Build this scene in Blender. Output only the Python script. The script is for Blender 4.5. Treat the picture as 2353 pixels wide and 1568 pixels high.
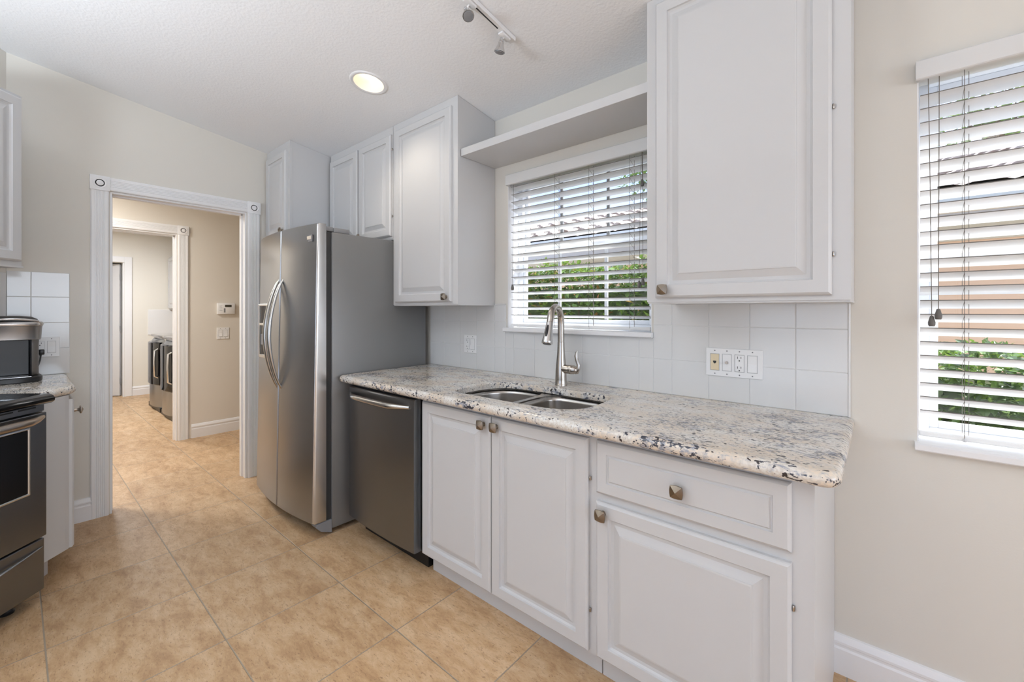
import bpy, bmesh, math, random
from mathutils import Vector, Matrix, Euler
random.seed(7)
PI = math.pi
for o in list(bpy.data.objects):
    bpy.data.objects.remove(o)
SC = bpy.context.scene
COL = SC.collection

# ------------------------------------------------------------------ camera
cam_d = bpy.data.cameras.new('camera')
cam_d.sensor_width = 36.0
cam_d.lens = 983.41 / 2353 * 36
cam_d.shift_y = -(784 - 713.42) / 2353
cam_d.clip_start = 0.05
cam = bpy.data.objects.new('camera', cam_d)
COL.objects.link(cam)
cam.location = (0, -1.8979, 1.2734)
cam.rotation_euler = (PI / 2, 0, math.radians(40.645))
SC.camera = cam

# ------------------------------------------------------------------ colour management
SC.view_settings.view_transform = 'Standard'
SC.view_settings.look = 'None'
SC.view_settings.exposure = 0.12
SC.view_settings.gamma = 1.0
SC.view_settings.use_curve_mapping = False
SC.cycles.use_denoising = True
SC.cycles.max_bounces = 8
SC.cycles.diffuse_bounces = 5
SC.cycles.glossy_bounces = 5
SC.cycles.transmission_bounces = 6
SC.cycles.transparent_max_bounces = 12
SC.cycles.caustics_reflective = False
SC.cycles.caustics_refractive = False
SC.cycles.sample_clamp_indirect = 6.0

# ------------------------------------------------------------------ world sky
W = bpy.data.worlds.new('sky')
SC.world = W
W.use_nodes = True
nt = W.node_tree
nt.nodes.clear()
wo = nt.nodes.new('ShaderNodeOutputWorld')
bg = nt.nodes.new('ShaderNodeBackground')
tc = nt.nodes.new('ShaderNodeTexCoord')
sx = nt.nodes.new('ShaderNodeSeparateXYZ')
rp = nt.nodes.new('ShaderNodeValToRGB')
nt.links.new(tc.outputs['Generated'], sx.inputs[0])
nt.links.new(sx.outputs['Z'], rp.inputs[0])
e = rp.color_ramp.elements
e[0].position = 0.0; e[0].color = (0.42, 0.50, 0.62, 1)
e[1].position = 0.42; e[1].color = (0.12, 0.175, 0.36, 1)
e2 = e.new(0.66); e2.color = (0.50, 0.54, 0.62, 1)
e3 = e.new(1.0); e3.color = (1.0, 1.05, 1.15, 1)
# the sky is far brighter around the sun, which stands in the east
vd = nt.nodes.new('ShaderNodeVectorMath'); vd.operation = 'DOT_PRODUCT'
nt.links.new(tc.outputs['Generated'], vd.inputs[0]); vd.inputs[1].default_value = (0.62, 0.30, 0.72)
mx0 = nt.nodes.new('ShaderNodeMath'); mx0.operation = 'MAXIMUM'; mx0.inputs[1].default_value = 0.0
pw = nt.nodes.new('ShaderNodeMath'); pw.operation = 'POWER'; pw.inputs[1].default_value = 3.0
nt.links.new(vd.outputs['Value'], mx0.inputs[0]); nt.links.new(mx0.outputs[0], pw.inputs[0])
gl = nt.nodes.new('ShaderNodeVectorMath'); gl.operation = 'SCALE'; gl.inputs[0].default_value = (1.3, 1.35, 1.45)
nt.links.new(pw.outputs[0], gl.inputs['Scale'])
ad = nt.nodes.new('ShaderNodeVectorMath'); ad.operation = 'ADD'
nt.links.new(rp.outputs[0], ad.inputs[0]); nt.links.new(gl.outputs[0], ad.inputs[1])
nt.links.new(ad.outputs[0], bg.inputs[0])
bg.inputs[1].default_value = 3.6
nt.links.new(bg.outputs[0], wo.inputs[0])

# ------------------------------------------------------------------ lights
def add_light(name, kind, loc, energy, color=(1, 1, 1), size=None, size_y=None, target=None, **kw):
    d = bpy.data.lights.new(name, kind)
    d.energy = energy
    d.color = color
    if kind == 'AREA':
        d.shape = 'RECTANGLE'
        d.size = size
        d.size_y = size_y or size
    for k, v in kw.items():
        setattr(d, k, v)
    o = bpy.data.objects.new(name, d)
    COL.objects.link(o)
    o.location = loc
    if target is not None:
        v = Vector(target) - Vector(loc)
        o.rotation_euler = v.to_track_quat('-Z', 'Y').to_euler()
    return o

sun = add_light('sun', 'SUN', (6, 2, 8), 12.0, (1.0, 0.97, 0.92), angle=0.01)
sun.rotation_euler = Vector((-0.62, -0.30, -0.72)).to_track_quat('-Z', 'Y').to_euler()
# added fill lights at invented openings behind and beside the camera
add_light('fill_south', 'AREA', (0.4, -6.3, 1.25), 5, (0.80, 0.90, 1.0), 4.0, 2.1, (0.4, -2, 1.35))
add_light('fill_east', 'AREA', (3.45, -1.45, 1.42), 29, (0.81, 0.905, 1.0), 2.1, 1.25, (0, -1.45, 1.40))
# ceiling lamps of the living side, the hall and the laundry
add_light('ceiling_lamp_living', 'AREA', (0.6, -3.9, 2.90), 10, (1.0, 0.95, 0.88), 0.5, 0.5, (0.6, -3.9, 0))
add_light('ceiling_lamp_hall', 'AREA', (-4.45, -1.9, 2.40), 31, (1.0, 0.97, 0.93), 0.3, 0.3, (-4.45, -1.9, 0))
add_light('ceiling_lamp_laundry', 'AREA', (-7.0, -1.5, 2.40), 54, (.95, 0.97, 1.0), 0.6, 0.6, (-7.0, -1.5, 0))
add_light('bounce_fill_kitchen', 'AREA', (-1.7, -3.2, 1.7), 84, (0.82, 0.91, 1.0), 0.7, 0.7, (-1.7, -3.2, 4))  # added upward fill to brighten the ceiling, no fixture here
add_light('bounce_fill_living', 'AREA', (0.6, -3.9, 1.7), 5, (0.82, 0.91, 1.0), 0.7, 0.7, (0.6, -3.9, 4))  # second added fill, aimed up to bounce off the ceiling
# light portals: they only tell the renderer where the sky comes in
for nm, x0, x1, z0, z1 in (('portal_sink_window', -1.66, -.79, 1.17, 2.05), ('portal_dining_window', .09, 1.05, .86, 2.05)):
    p = add_light(nm, 'AREA', ((x0 + x1) / 2, .20, (z0 + z1) / 2), 1, (1, 1, 1), x1 - x0, z1 - z0, ((x0 + x1) / 2, -2, (z0 + z1) / 2))
    p.data.cycles.is_portal = True
p = add_light('portal_east_opening', 'AREA', (3.66, -1.475, 1.425), 1, (1, 1, 1), 2.25, 1.35, (0, -1.475, 1.425))
p.data.cycles.is_portal = True
p = add_light('portal_south_opening', 'AREA', (.4, -6.16, 1.15), 1, (1, 1, 1), 4.0, 2.3, (.4, 0, 1.15))
p.data.cycles.is_portal = True

# ------------------------------------------------------------------ materials
MATS = {}
def mat(name, col, rough=.5, metal=0.0, bump=None, noise=None, spec=None, coat=0.0, emis=None, aniso=0.0, trans=0.0, bump_dist=.002):
    """bump=(scale, strength[, vec scale]); noise=(scale, other colour, vec scale)"""
    if name in MATS:
        return MATS[name]
    m = bpy.data.materials.new(name)
    m.use_nodes = True
    t = m.node_tree
    b = t.nodes['Principled BSDF']
    b.inputs['Base Color'].default_value = (*col, 1)
    b.inputs['Roughness'].default_value = rough
    b.inputs['Metallic'].default_value = metal
    if spec is not None: b.inputs['Specular IOR Level'].default_value = spec
    if coat: b.inputs['Coat Weight'].default_value = coat; b.inputs['Coat Roughness'].default_value = .08
    if aniso: b.inputs['Anisotropic'].default_value = aniso
    if trans: b.inputs['Transmission Weight'].default_value = trans
    if emis:
        b.inputs['Emission Color'].default_value = (*emis[0], 1)
        b.inputs['Emission Strength'].default_value = emis[1]
    def coords(vs):
        c = t.nodes.new('ShaderNodeTexCoord')
        mp = t.nodes.new('ShaderNodeMapping')
        mp.inputs['Scale'].default_value = vs
        t.links.new(c.outputs['Object'], mp.inputs[0])
        return mp
    if bump:
        mp = coords(bump[2] if len(bump) > 2 else (1, 1, 1))
        n = t.nodes.new('ShaderNodeTexNoise')
        n.inputs['Scale'].default_value = bump[0]
        n.inputs['Detail'].default_value = 3
        t.links.new(mp.outputs[0], n.inputs['Vector'])
        bp = t.nodes.new('ShaderNodeBump')
        bp.inputs['Strength'].default_value = bump[1]
        bp.inputs['Distance'].default_value = bump_dist
        t.links.new(n.outputs['Fac'], bp.inputs['Height'])
        t.links.new(bp.outputs[0], b.inputs['Normal'])
    if noise:
        mp = coords(noise[2] if len(noise) > 2 else (1, 1, 1))
        n = t.nodes.new('ShaderNodeTexNoise')
        n.inputs['Scale'].default_value = noise[0]
        n.inputs['Detail'].default_value = 5
        t.links.new(mp.outputs[0], n.inputs['Vector'])
        r = t.nodes.new('ShaderNodeValToRGB')
        r.color_ramp.elements[0].position = .35; r.color_ramp.elements[0].color = (*col, 1)
        r.color_ramp.elements[1].position = .65; r.color_ramp.elements[1].color = (*noise[1], 1)
        t.links.new(n.outputs['Fac'], r.inputs[0])
        t.links.new(r.outputs[0], b.inputs['Base Color'])
    MATS[name] = m
    return m

M_CAB = mat('cabinet_white_paint', (.60, .60, .605), .42, bump=(30, .03))
M_WALL = mat('beige_wall_paint', (.70, .672, .618), .75, bump=(180, .10))
M_HALL = mat('beige_hall_paint', (.72, .675, .605), .75, bump=(180, .10))
M_LAUND = mat('cream_laundry_paint', (.80, .77, .70), .75, bump=(180, .10))
M_CEIL = mat('ceiling_texture_paint', (.85, .86, .88), .85, bump=(85, .42), bump_dist=.004)
M_TRIM = mat('white_trim_paint', (.82, .82, .83), .35)
M_BLIND = mat('blind_white', (.86, .86, .86), .45)
def translucent(m, f, col):
    t = m.node_tree
    b = t.nodes['Principled BSDF']; o = t.nodes['Material Output']
    tr = t.nodes.new('ShaderNodeBsdfTranslucent'); tr.inputs[0].default_value = (*col, 1)
    mx = t.nodes.new('ShaderNodeMixShader'); mx.inputs[0].default_value = f
    t.links.new(b.outputs[0], mx.inputs[1]); t.links.new(tr.outputs[0], mx.inputs[2]); t.links.new(mx.outputs[0], o.inputs[0])
translucent(M_BLIND, .30, (.92, .91, .89))
M_EDGE_SHADE = mat('blind_edge_shade', (.16, .145, .13), .5)  # shade along the slat front edges, put into the colour
M_CORD = mat('cord_taupe', (.17, .15, .13), .8)
M_TASSEL = mat('tassel_taupe', (.13, .12, .11), .45)
M_VINYL = mat('vinyl_white', (.80, .82, .86), .4)
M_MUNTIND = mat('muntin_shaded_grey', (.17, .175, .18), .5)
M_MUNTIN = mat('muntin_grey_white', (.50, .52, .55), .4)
M_TILE = mat('glazed_white_tile', (.70, .70, .695), .12, bump=(7, .16), bump_dist=.0015)
M_GROUT = mat('tile_grout', (.76, .76, .75), .8)
M_STEEL = mat('brushed_steel', (.37, .375, .385), .30, 1.0, bump=(60, .06, (14, 14, .15)), bump_dist=.001)
M_STEELD = mat('dark_brushed_steel', (.235, .24, .25), .34, 1.0, bump=(60, .06, (14, 14, .15)), bump_dist=.001)
M_STEELB = mat('bright_brushed_steel', (.62, .61, .60), .26, 1.0)
M_HANDLE = mat('handle_steel', (.50, .48, .45), .22, 1.0)
M_FSIDE = mat('fridge_side_grey', (.215, .213, .213), .36, .35, bump=(420, .30), bump_dist=.001)
M_DARK = mat('black_plastic', (.012, .012, .013), .35)
M_BLACKG = mat('black_glass', (.006, .006, .007), .06)
M_GAP = mat('dark_gasket', (.03, .03, .03), .6)
M_GREYP = mat('grey_plastic', (.22, .22, .23), .4)
M_SINK = mat('sink_steel', (.45, .43, .41), .24, 1.0, bump=(40, .05, (1, 1, 10)), bump_dist=.001)
M_NICKEL = mat('brushed_nickel', (.47, .43, .39), .24, 1.0)
M_KNOB = mat('bronze_nickel_knob', (.27, .225, .18), .28, 1.0)
M_CHROME = mat('chrome', (.70, .70, .71), .12, 1.0)
M_PLATE = mat('white_switch_plastic', (.83, .83, .83), .3)
M_ALMOND = mat('almond_insert', (.74, .62, .42), .35)
M_HOLE = mat('socket_hole', (.02, .02, .02), .6)
M_STUCCO = mat('peach_stucco', (.66, .44, .30), .9, bump=(60, .3))
M_FASCIA = mat('grey_fascia', (.42, .45, .50), .6)
M_CREAM = mat('cream_trim_board', (.58, .50, .40), .7)
M_SOFFIT = mat('white_soffit', (.50, .53, .60), .7)
M_ROOF = mat('barrel_roof_tile', (.30, .265, .25), .75, noise=(9, (.15, .105, .085)))
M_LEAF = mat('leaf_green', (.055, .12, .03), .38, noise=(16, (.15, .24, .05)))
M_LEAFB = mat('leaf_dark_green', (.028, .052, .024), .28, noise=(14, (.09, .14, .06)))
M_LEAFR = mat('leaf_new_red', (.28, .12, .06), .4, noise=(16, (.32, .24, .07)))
for _m in (M_LEAF, M_LEAFB, M_LEAFR): translucent(_m, .3, (.16, .25, .04))
M_TWIG = mat('twig_brown', (.12, .08, .05), .8)
M_SOIL = mat('mulch', (.10, .075, .055), .95)
M_BOUNCE = mat('pale_bounce_ground', (.55, .53, .50), .95, noise=(60, (.40, .38, .35)))  # unseen ground, coloured pale to bounce light into the windows
M_BULB = mat('lit_bulb', (1, .93, .8), .4, emis=((1.0, .84, .62), 2.2))
M_BAFFLE = mat('lamp_baffle_cream', (.90, .86, .78), .5)
M_LABEL = mat('label_print_grey', (.35, .35, .36), .6)
M_LCD = mat('lcd_olive', (.05, .045, .03), .3)
M_DOORG = mat('grey_white_door_paint', (.62, .62, .63), .4)
M_RUGD = mat('dark_mat', (.02, .02, .02), .9)

def glass_mat():
    m = bpy.data.materials.new('window_glass')
    m.use_nodes = True
    t = m.node_tree; t.nodes.clear()
    o = t.nodes.new('ShaderNodeOutputMaterial'); mx = t.nodes.new('ShaderNodeMixShader')
    a = t.nodes.new('ShaderNodeBsdfTransparent'); g = t.nodes.new('ShaderNodeBsdfGlossy')
    f = t.nodes.new('ShaderNodeFresnel'); f.inputs[0].default_value = 1.35
    a.inputs[0].default_value = (.96, .975, .98, 1)
    g.inputs['Roughness'].default_value = .02
    ge = t.nodes.new('ShaderNodeNewGeometry'); iv = t.nodes.new('ShaderNodeMath'); iv.operation = 'SUBTRACT'; iv.inputs[0].default_value = 1.0
    ml = t.nodes.new('ShaderNodeMath'); ml.operation = 'MULTIPLY'
    t.links.new(ge.outputs['Backfacing'], iv.inputs[1]); t.links.new(iv.outputs[0], ml.inputs[0]); t.links.new(f.outputs[0], ml.inputs[1])
    t.links.new(ml.outputs[0], mx.inputs[0]); t.links.new(a.outputs[0], mx.inputs[1]); t.links.new(g.outputs[0], mx.inputs[2])
    t.links.new(mx.outputs[0], o.inputs[0])
    return m
M_GLASS = glass_mat()

def granite_mat():
    m = bpy.data.materials.new('speckled_granite')
    m.use_nodes = True
    t = m.node_tree; N = t.nodes; L = t.links
    b = N['Principled BSDF']
    b.inputs['Roughness'].default_value = .13
    b.inputs['Specular IOR Level'].default_value = .55
    c = N.new('ShaderNodeTexCoord')
    def mapping(scale, rot=(0, 0, 0)):
        mp = N.new('ShaderNodeMapping'); mp.inputs['Scale'].default_value = scale; mp.inputs['Rotation'].default_value = rot
        L.new(c.outputs['Object'], mp.inputs[0]); return mp.outputs[0]
    def noise(vec, scale, detail=4, rough=.6, dist=0.0):
        n = N.new('ShaderNodeTexNoise'); n.inputs['Scale'].default_value = scale; n.inputs['Detail'].default_value = detail
        n.inputs['Roughness'].default_value = rough; n.inputs['Distortion'].default_value = dist
        L.new(vec, n.inputs['Vector']); return n.outputs['Fac']
    def ramp(fac, p0, p1, c0=(0, 0, 0), c1=(1, 1, 1)):
        r = N.new('ShaderNodeValToRGB'); e = r.color_ramp.elements
        e[0].position = p0; e[0].color = (*c0, 1); e[1].position = p1; e[1].color = (*c1, 1)
        L.new(fac, r.inputs[0]); return r.outputs[0]
    def mix(f, a, bb, mode='MIX'):
        x = N.new('ShaderNodeMix'); x.data_type = 'RGBA'; x.blend_type = mode
        if isinstance(f, float): x.inputs[0].default_value = f
        else: L.new(f, x.inputs[0])
        for k, v in ((6, a), (7, bb)):
            if isinstance(v, tuple): x.inputs[k].default_value = (*v, 1)
            else: L.new(v, x.inputs[k])
        return x.outputs[2]
    rot = (0, 0, math.radians(-20))
    def addm(f, g, k, off):
        n = N.new('ShaderNodeMath'); n.operation = 'MULTIPLY_ADD'; L.new(g, n.inputs[0]); n.inputs[1].default_value = k; n.inputs[2].default_value = off
        a = N.new('ShaderNodeMath'); a.operation = 'ADD'; L.new(f, a.inputs[0]); L.new(n.outputs[0], a.inputs[1]); return a.outputs[0]
    big = noise(mapping((1, 1.3, 1), rot), 6.0, 3)
    base = ramp(noise(mapping((1, 1.5, 1), rot), 8, 4), .42, .60, (.74, .63, .51), (.78, .77, .74))
    fine = ramp(noise(mapping((1, 1.6, 1), rot), 120, 3), .42, .62)
    base = mix(fine, base, (.62, .57, .51))
    streak = addm(noise(mapping((1, 3.2, 1.3), rot), 38, 4, .62, .3), big, .55, -.275)
    base = mix(ramp(streak, .55, .68), base, (.31, .32, .37))
    base = mix(ramp(addm(noise(mapping((1, 2.6, 1.2), rot), 62, 3, .55, .3), big, .45, -.225), .585, .62), base, (.055, .058, .075))
    base = mix(ramp(noise(mapping((1, 1.3, 1), rot), 44, 2, .5), .665, .69), base, (.045, .035, .035))
    L.new(base, b.inputs['Base Color'])
    return m
M_GRANITE = granite_mat()

def floor_mat():
    m = bpy.data.materials.new('tan_stone_floor_tile')
    m.use_nodes = True
    t = m.node_tree; N = t.nodes; L = t.links
    b = N['Principled BSDF']
    c = N.new('ShaderNodeTexCoord')
    s = N.new('ShaderNodeSeparateXYZ'); L.new(c.outputs['Object'], s.inputs[0])
    def mth(op, a, bb=None, cl=False):
        n = N.new('ShaderNodeMath'); n.operation = op; n.use_clamp = cl
        for i, v in enumerate((a, bb)):
            if v is None: continue
            if isinstance(v, (int, float)): n.inputs[i].default_value = v
            else: L.new(v, n.inputs[i])
        return n.outputs[0]
    P = .4575
    ux = mth('DIVIDE', mth('ADD', s.outputs['X'], 1.4575 + P * 30), P)
    uy = mth('DIVIDE', mth('ADD', s.outputs['Y'], .905 + P * 30), P)
    fx = mth('FRACT', ux); fy = mth('FRACT', uy)
    ex = mth('MINIMUM', fx, mth('SUBTRACT', 1.0, fx)); ey = mth('MINIMUM', fy, mth('SUBTRACT', 1.0, fy))
    edge = mth('MULTIPLY', mth('MINIMUM', ex, ey), P)
    grout = mth('SUBTRACT', 1.0, mth('DIVIDE', mth('SUBTRACT', edge, .0015), .0015, True))
    N_ = N.new('ShaderNodeClamp'); L.new(grout, N_.inputs[0]); grout = N_.outputs[0]
    cell = N.new('ShaderNodeCombineXYZ'); L.new(mth('FLOOR', ux), cell.inputs[0]); L.new(mth('FLOOR', uy), cell.inputs[1])
    wn = N.new('ShaderNodeTexWhiteNoise'); L.new(cell.outputs[0], wn.inputs[0])
    off = N.new('ShaderNodeVectorMath'); off.operation = 'MULTIPLY_ADD'
    L.new(wn.outputs['Color'], off.inputs[0]); off.inputs[1].default_value = (9, 9, 9); L.new(c.outputs['Object'], off.inputs[2])
    def noise(scale, detail, rough, vs=(1, 1, 1), dist=0.0):
        mp = N.new('ShaderNodeMapping'); mp.inputs['Scale'].default_value = vs; mp.inputs['Rotation'].default_value = (0, 0, .25)
        L.new(off.outputs[0], mp.inputs[0])
        n = N.new('ShaderNodeTexNoise'); n.inputs['Scale'].default_value = scale; n.inputs['Detail'].default_value = detail
        n.inputs['Roughness'].default_value = rough; n.inputs['Distortion'].default_value = dist
        L.new(mp.outputs[0], n.inputs['Vector']); return n.outputs['Fac']
    def ramp(fac, stops):
        r = N.new('ShaderNodeValToRGB'); e = r.color_ramp.elements
        while len(e) < len(stops): e.new(.5)
        for k, (p, cc) in enumerate(stops):
            e[k].position = p; e[k].color = (*cc, 1)
        L.new(fac, r.inputs[0]); return r.outputs[0]
    def mix(f, a, bb, mode='MIX'):
        x = N.new('ShaderNodeMix'); x.data_type = 'RGBA'; x.blend_type = mode
        if isinstance(f, float): x.inputs[0].default_value = f
        else: L.new(f, x.inputs[0])
        for k, v in ((6, a), (7, bb)):
            if isinstance(v, tuple): x.inputs[k].default_value = (*v, 1)
            else: L.new(v, x.inputs[k])
        return x.outputs[2]
    n1 = noise(6, 9, .74, (1, 2.3, 1), .3)
    base = ramp(n1, [(.30, (.36, .208, .10)), (.48, (.54, .350, .190)), (.68, (.67, .490, .310))])
    n2 = noise(15, 6, .72, (1, 2.2, 1), .8)
    base = mix(ramp(n2, [(.52, (0, 0, 0)), (.74, (.70, .70, .70))]), base, (.36, .215, .115))
    n3 = noise(60, 4, .65, (1, 3.0, 1), .5)
    base = mix(ramp(n3, [(.57, (0, 0, 0)), (.68, (.65, .65, .65))]), base, (.22, .115, .055))
    tone = N.new('ShaderNodeMapRange'); L.new(wn.outputs['Value'], tone.inputs[0]); tone.inputs[3].default_value = .94; tone.inputs[4].default_value = 1.06
    sc = N.new('ShaderNodeVectorMath'); sc.operation = 'SCALE'; L.new(base, sc.inputs[0]); L.new(tone.outputs[0], sc.inputs[3])
    base = mix(grout, sc.outputs[0], (.34, .28, .21))
    L.new(base, b.inputs['Base Color'])
    r = N.new('ShaderNodeMapRange'); L.new(n2, r.inputs[0]); r.inputs[3].default_value = .30; r.inputs[4].default_value = .55
    L.new(r.outputs[0], b.inputs['Roughness'])
    hgt = mth('SUBTRACT', mth('ADD', mth('MULTIPLY', n2, .35), mth('MULTIPLY', n1, .5)), mth('MULTIPLY', grout, 1.2))
    bp = N.new('ShaderNodeBump'); bp.inputs['Strength'].default_value = .45; bp.inputs['Distance'].default_value = .003
    L.new(hgt, bp.inputs['Height']); L.new(bp.outputs[0], b.inputs['Normal'])
    return m
M_FLOOR = floor_mat()

# ------------------------------------------------------------------ mesh helpers
def BM(): return bmesh.new()

def box(bm, x0, x1, y0, y1, z0, z1, bev=0.0, seg=2, mi=0):
    if x0 > x1: x0, x1 = x1, x0
    if y0 > y1: y0, y1 = y1, y0
    if z0 > z1: z0, z1 = z1, z0
    vs = [bm.verts.new(p) for p in ((x0, y0, z0), (x1, y0, z0), (x1, y1, z0), (x0, y1, z0), (x0, y0, z1), (x1, y0, z1), (x1, y1, z1), (x0, y1, z1))]
    fs = [bm.faces.new([vs[i] for i in f]) for f in ((0, 3, 2, 1), (4, 5, 6, 7), (0, 1, 5, 4), (1, 2, 6, 5), (2, 3, 7, 6), (3, 0, 4, 7))]
    for f in fs: f.material_index = mi
    if bev > 0:
        es = list({e for f in fs for e in f.edges})
        r = bmesh.ops.bevel(bm, geom=es, offset=bev, segments=seg, profile=.5, affect='EDGES')
        for f in r['faces']: f.material_index = mi
    return bm

def prism(bm, poly, a0, a1, axis='z', bev=0.0, seg=2):
    """extrude a 2D polygon along an axis; poly in the two other axes' order"""
    def P(p, a):
        return {'z': (p[0], p[1], a), 'y': (p[0], a, p[1]), 'x': (a, p[0], p[1])}[axis]
    A = [bm.verts.new(P(p, a0)) for p in poly]; B = [bm.verts.new(P(p, a1)) for p in poly]
    n = len(poly)
    fs = [bm.faces.new(A[::-1]), bm.faces.new(B)]
    for i in range(n):
        fs.append(bm.faces.new((A[i], A[(i + 1) % n], B[(i + 1) % n], B[i])))
    bmesh.ops.recalc_face_normals(bm, faces=fs)
    if bev > 0:
        bmesh.ops.bevel(bm, geom=list({e for f in fs for e in f.edges}), offset=bev, segments=seg, profile=.5, affect='EDGES')
    return bm

def tube(bm, pts, rad, n=12, cap=True, flat=(1, 1), up=(0, 0, 1)):
    """swept tube; rad float or list; flat scales the two section axes"""
    pts = [Vector(p) for p in pts]
    if not isinstance(rad, (list, tuple)): rad = [rad] * len(pts)
    rings = []
    ref = Vector(up)
    prev = None
    for i, p in enumerate(pts):
        t = (pts[min(i + 1, len(pts) - 1)] - pts[max(i - 1, 0)]).normalized()
        if prev is None:
            a = t.cross(ref)
            if a.length < 1e-3: a = t.cross(Vector((1, 0, 0)))
            a.normalize()
        else:
            a = (prev - t * prev.dot(t)).normalized()
        prev = a
        b = t.cross(a).normalized()
        rings.append([bm.verts.new(p + (a * math.cos(2 * PI * k / n) * flat[0] + b * math.sin(2 * PI * k / n) * flat[1]) * rad[i]) for k in range(n)])
    for r0, r1 in zip(rings, rings[1:]):
        for k in range(n):
            bm.faces.new((r0[k], r0[(k + 1) % n], r1[(k + 1) % n], r1[k]))
    if cap:
        bm.faces.new(rings[0][::-1]); bm.faces.new(rings[-1])
    return bm

def lathe(bm, prof, n=24, center=(0, 0, 0), axis=(0, 0, 1), cap=True):
    """prof = [(r, h)...] around an axis"""
    q = Vector((0, 0, 1)).rotation_difference(Vector(axis).normalized())
    c = Vector(center)
    rings = []
    for r, h in prof:
        rings.append([bm.verts.new(c + q @ Vector((max(r, 1e-4) * math.cos(2 * PI * k / n), max(r, 1e-4) * math.sin(2 * PI * k / n), h))) for k in range(n)])
    fs = []
    for r0, r1 in zip(rings, rings[1:]):
        for k in range(n):
            fs.append(bm.faces.new((r0[k], r0[(k + 1) % n], r1[(k + 1) % n], r1[k])))
    if cap:
        fs.append(bm.faces.new(rings[0][::-1])); fs.append(bm.faces.new(rings[-1]))
    return bm

def finish(bm, name, mats, parent=None, smooth=False, loc=None, rot=None, recalc=True):
    if recalc: bmesh.ops.recalc_face_normals(bm, faces=bm.faces[:])
    me = bpy.data.meshes.new(name)
    bm.to_mesh(me); bm.free()
    for m in (mats if isinstance(mats, (list, tuple)) else [mats]): me.materials.append(m)
    if smooth:
        me.polygons.foreach_set('use_smooth', [True] * len(me.polygons))
        if smooth is not True:
            me.set_sharp_from_angle(angle=math.radians(smooth))
    o = bpy.data.objects.new(name, me)
    COL.objects.link(o)
    if parent is not None: o.parent = parent
    if loc is not None: o.location = loc
    if rot is not None: o.rotation_euler = rot
    return o

def split_islands(o):
    """each loose piece of a part becomes a part of its own"""
    bm = bmesh.new(); bm.from_mesh(o.data)
    seen = set(); groups = []
    for v in bm.verts:
        if v in seen: continue
        st = [v]; seen.add(v); g = []
        while st:
            a = st.pop(); g.append(a.index)
            for e in a.link_edges:
                b = e.other_vert(a)
                if b not in seen: seen.add(b); st.append(b)
        groups.append(set(g))
    bm.free()
    objs = [o]
    base = o.data
    for i, g in enumerate(groups):
        b2 = bmesh.new(); b2.from_mesh(base)
        bmesh.ops.delete(b2, geom=[v for v in b2.verts if v.index not in g], context='VERTS')
        me = base.copy() ; b2.to_mesh(me); b2.free()
        if i == 0: first = me
        else:
            c = o.copy(); c.data = me; COL.objects.link(c)
    o.data = first
    return o

def empty(name, label, cat, loc=(0, 0, 0), rotz=0.0, group=None, rot=None):
    o = bpy.data.objects.new(name, None)
    o.empty_display_size = .1
    COL.objects.link(o)
    o.location = loc
    o.rotation_euler = rot if rot else (0, 0, rotz)
    o['label'] = label; o['category'] = cat
    if group: o['group'] = group
    return o

def tag(o, label, cat, group=None):
    o['label'] = label; o['category'] = cat
    if group: o['group'] = group
    return o

def struct(o, label=None, cat=None):
    o['kind'] = 'structure'
    if label: o['label'] = label
    if cat: o['category'] = cat
    return o

def rings_panel(bm, x0, x1, z0, z1, y, prof):
    """nested rectangles facing -Y; prof=[(inset, height)...]; back plane at y, closed back"""
    rings = []
    for ins, h in prof:
        rings.append([bm.verts.new(p) for p in ((x0 + ins, y - h, z0 + ins), (x1 - ins, y - h, z0 + ins), (x1 - ins, y - h, z1 - ins), (x0 + ins, y - h, z1 - ins))])
    for a, b in zip(rings, rings[1:]):
        for k in range(4):
            bm.faces.new((a[k], a[(k + 1) % 4], b[(k + 1) % 4], b[k]))
    bm.faces.new(rings[-1]); bm.faces.new(rings[0][::-1])

DOOR_PROF = [(0, 0), (0, .011), (.0025, .0145), (.008, .019), (.046, .019), (.0475, .0125), (.053, .0080), (.063, .0080), (.084, .0160), (.087, .0168), (.0875, .0188), (.092, .0195)]
DRAWER_PROF = [(0, 0), (0, .011), (.0025, .0145), (.008, .019), (.040, .019), (.0420, .0145), (.0455, .0145), (.050, .019)]

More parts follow.
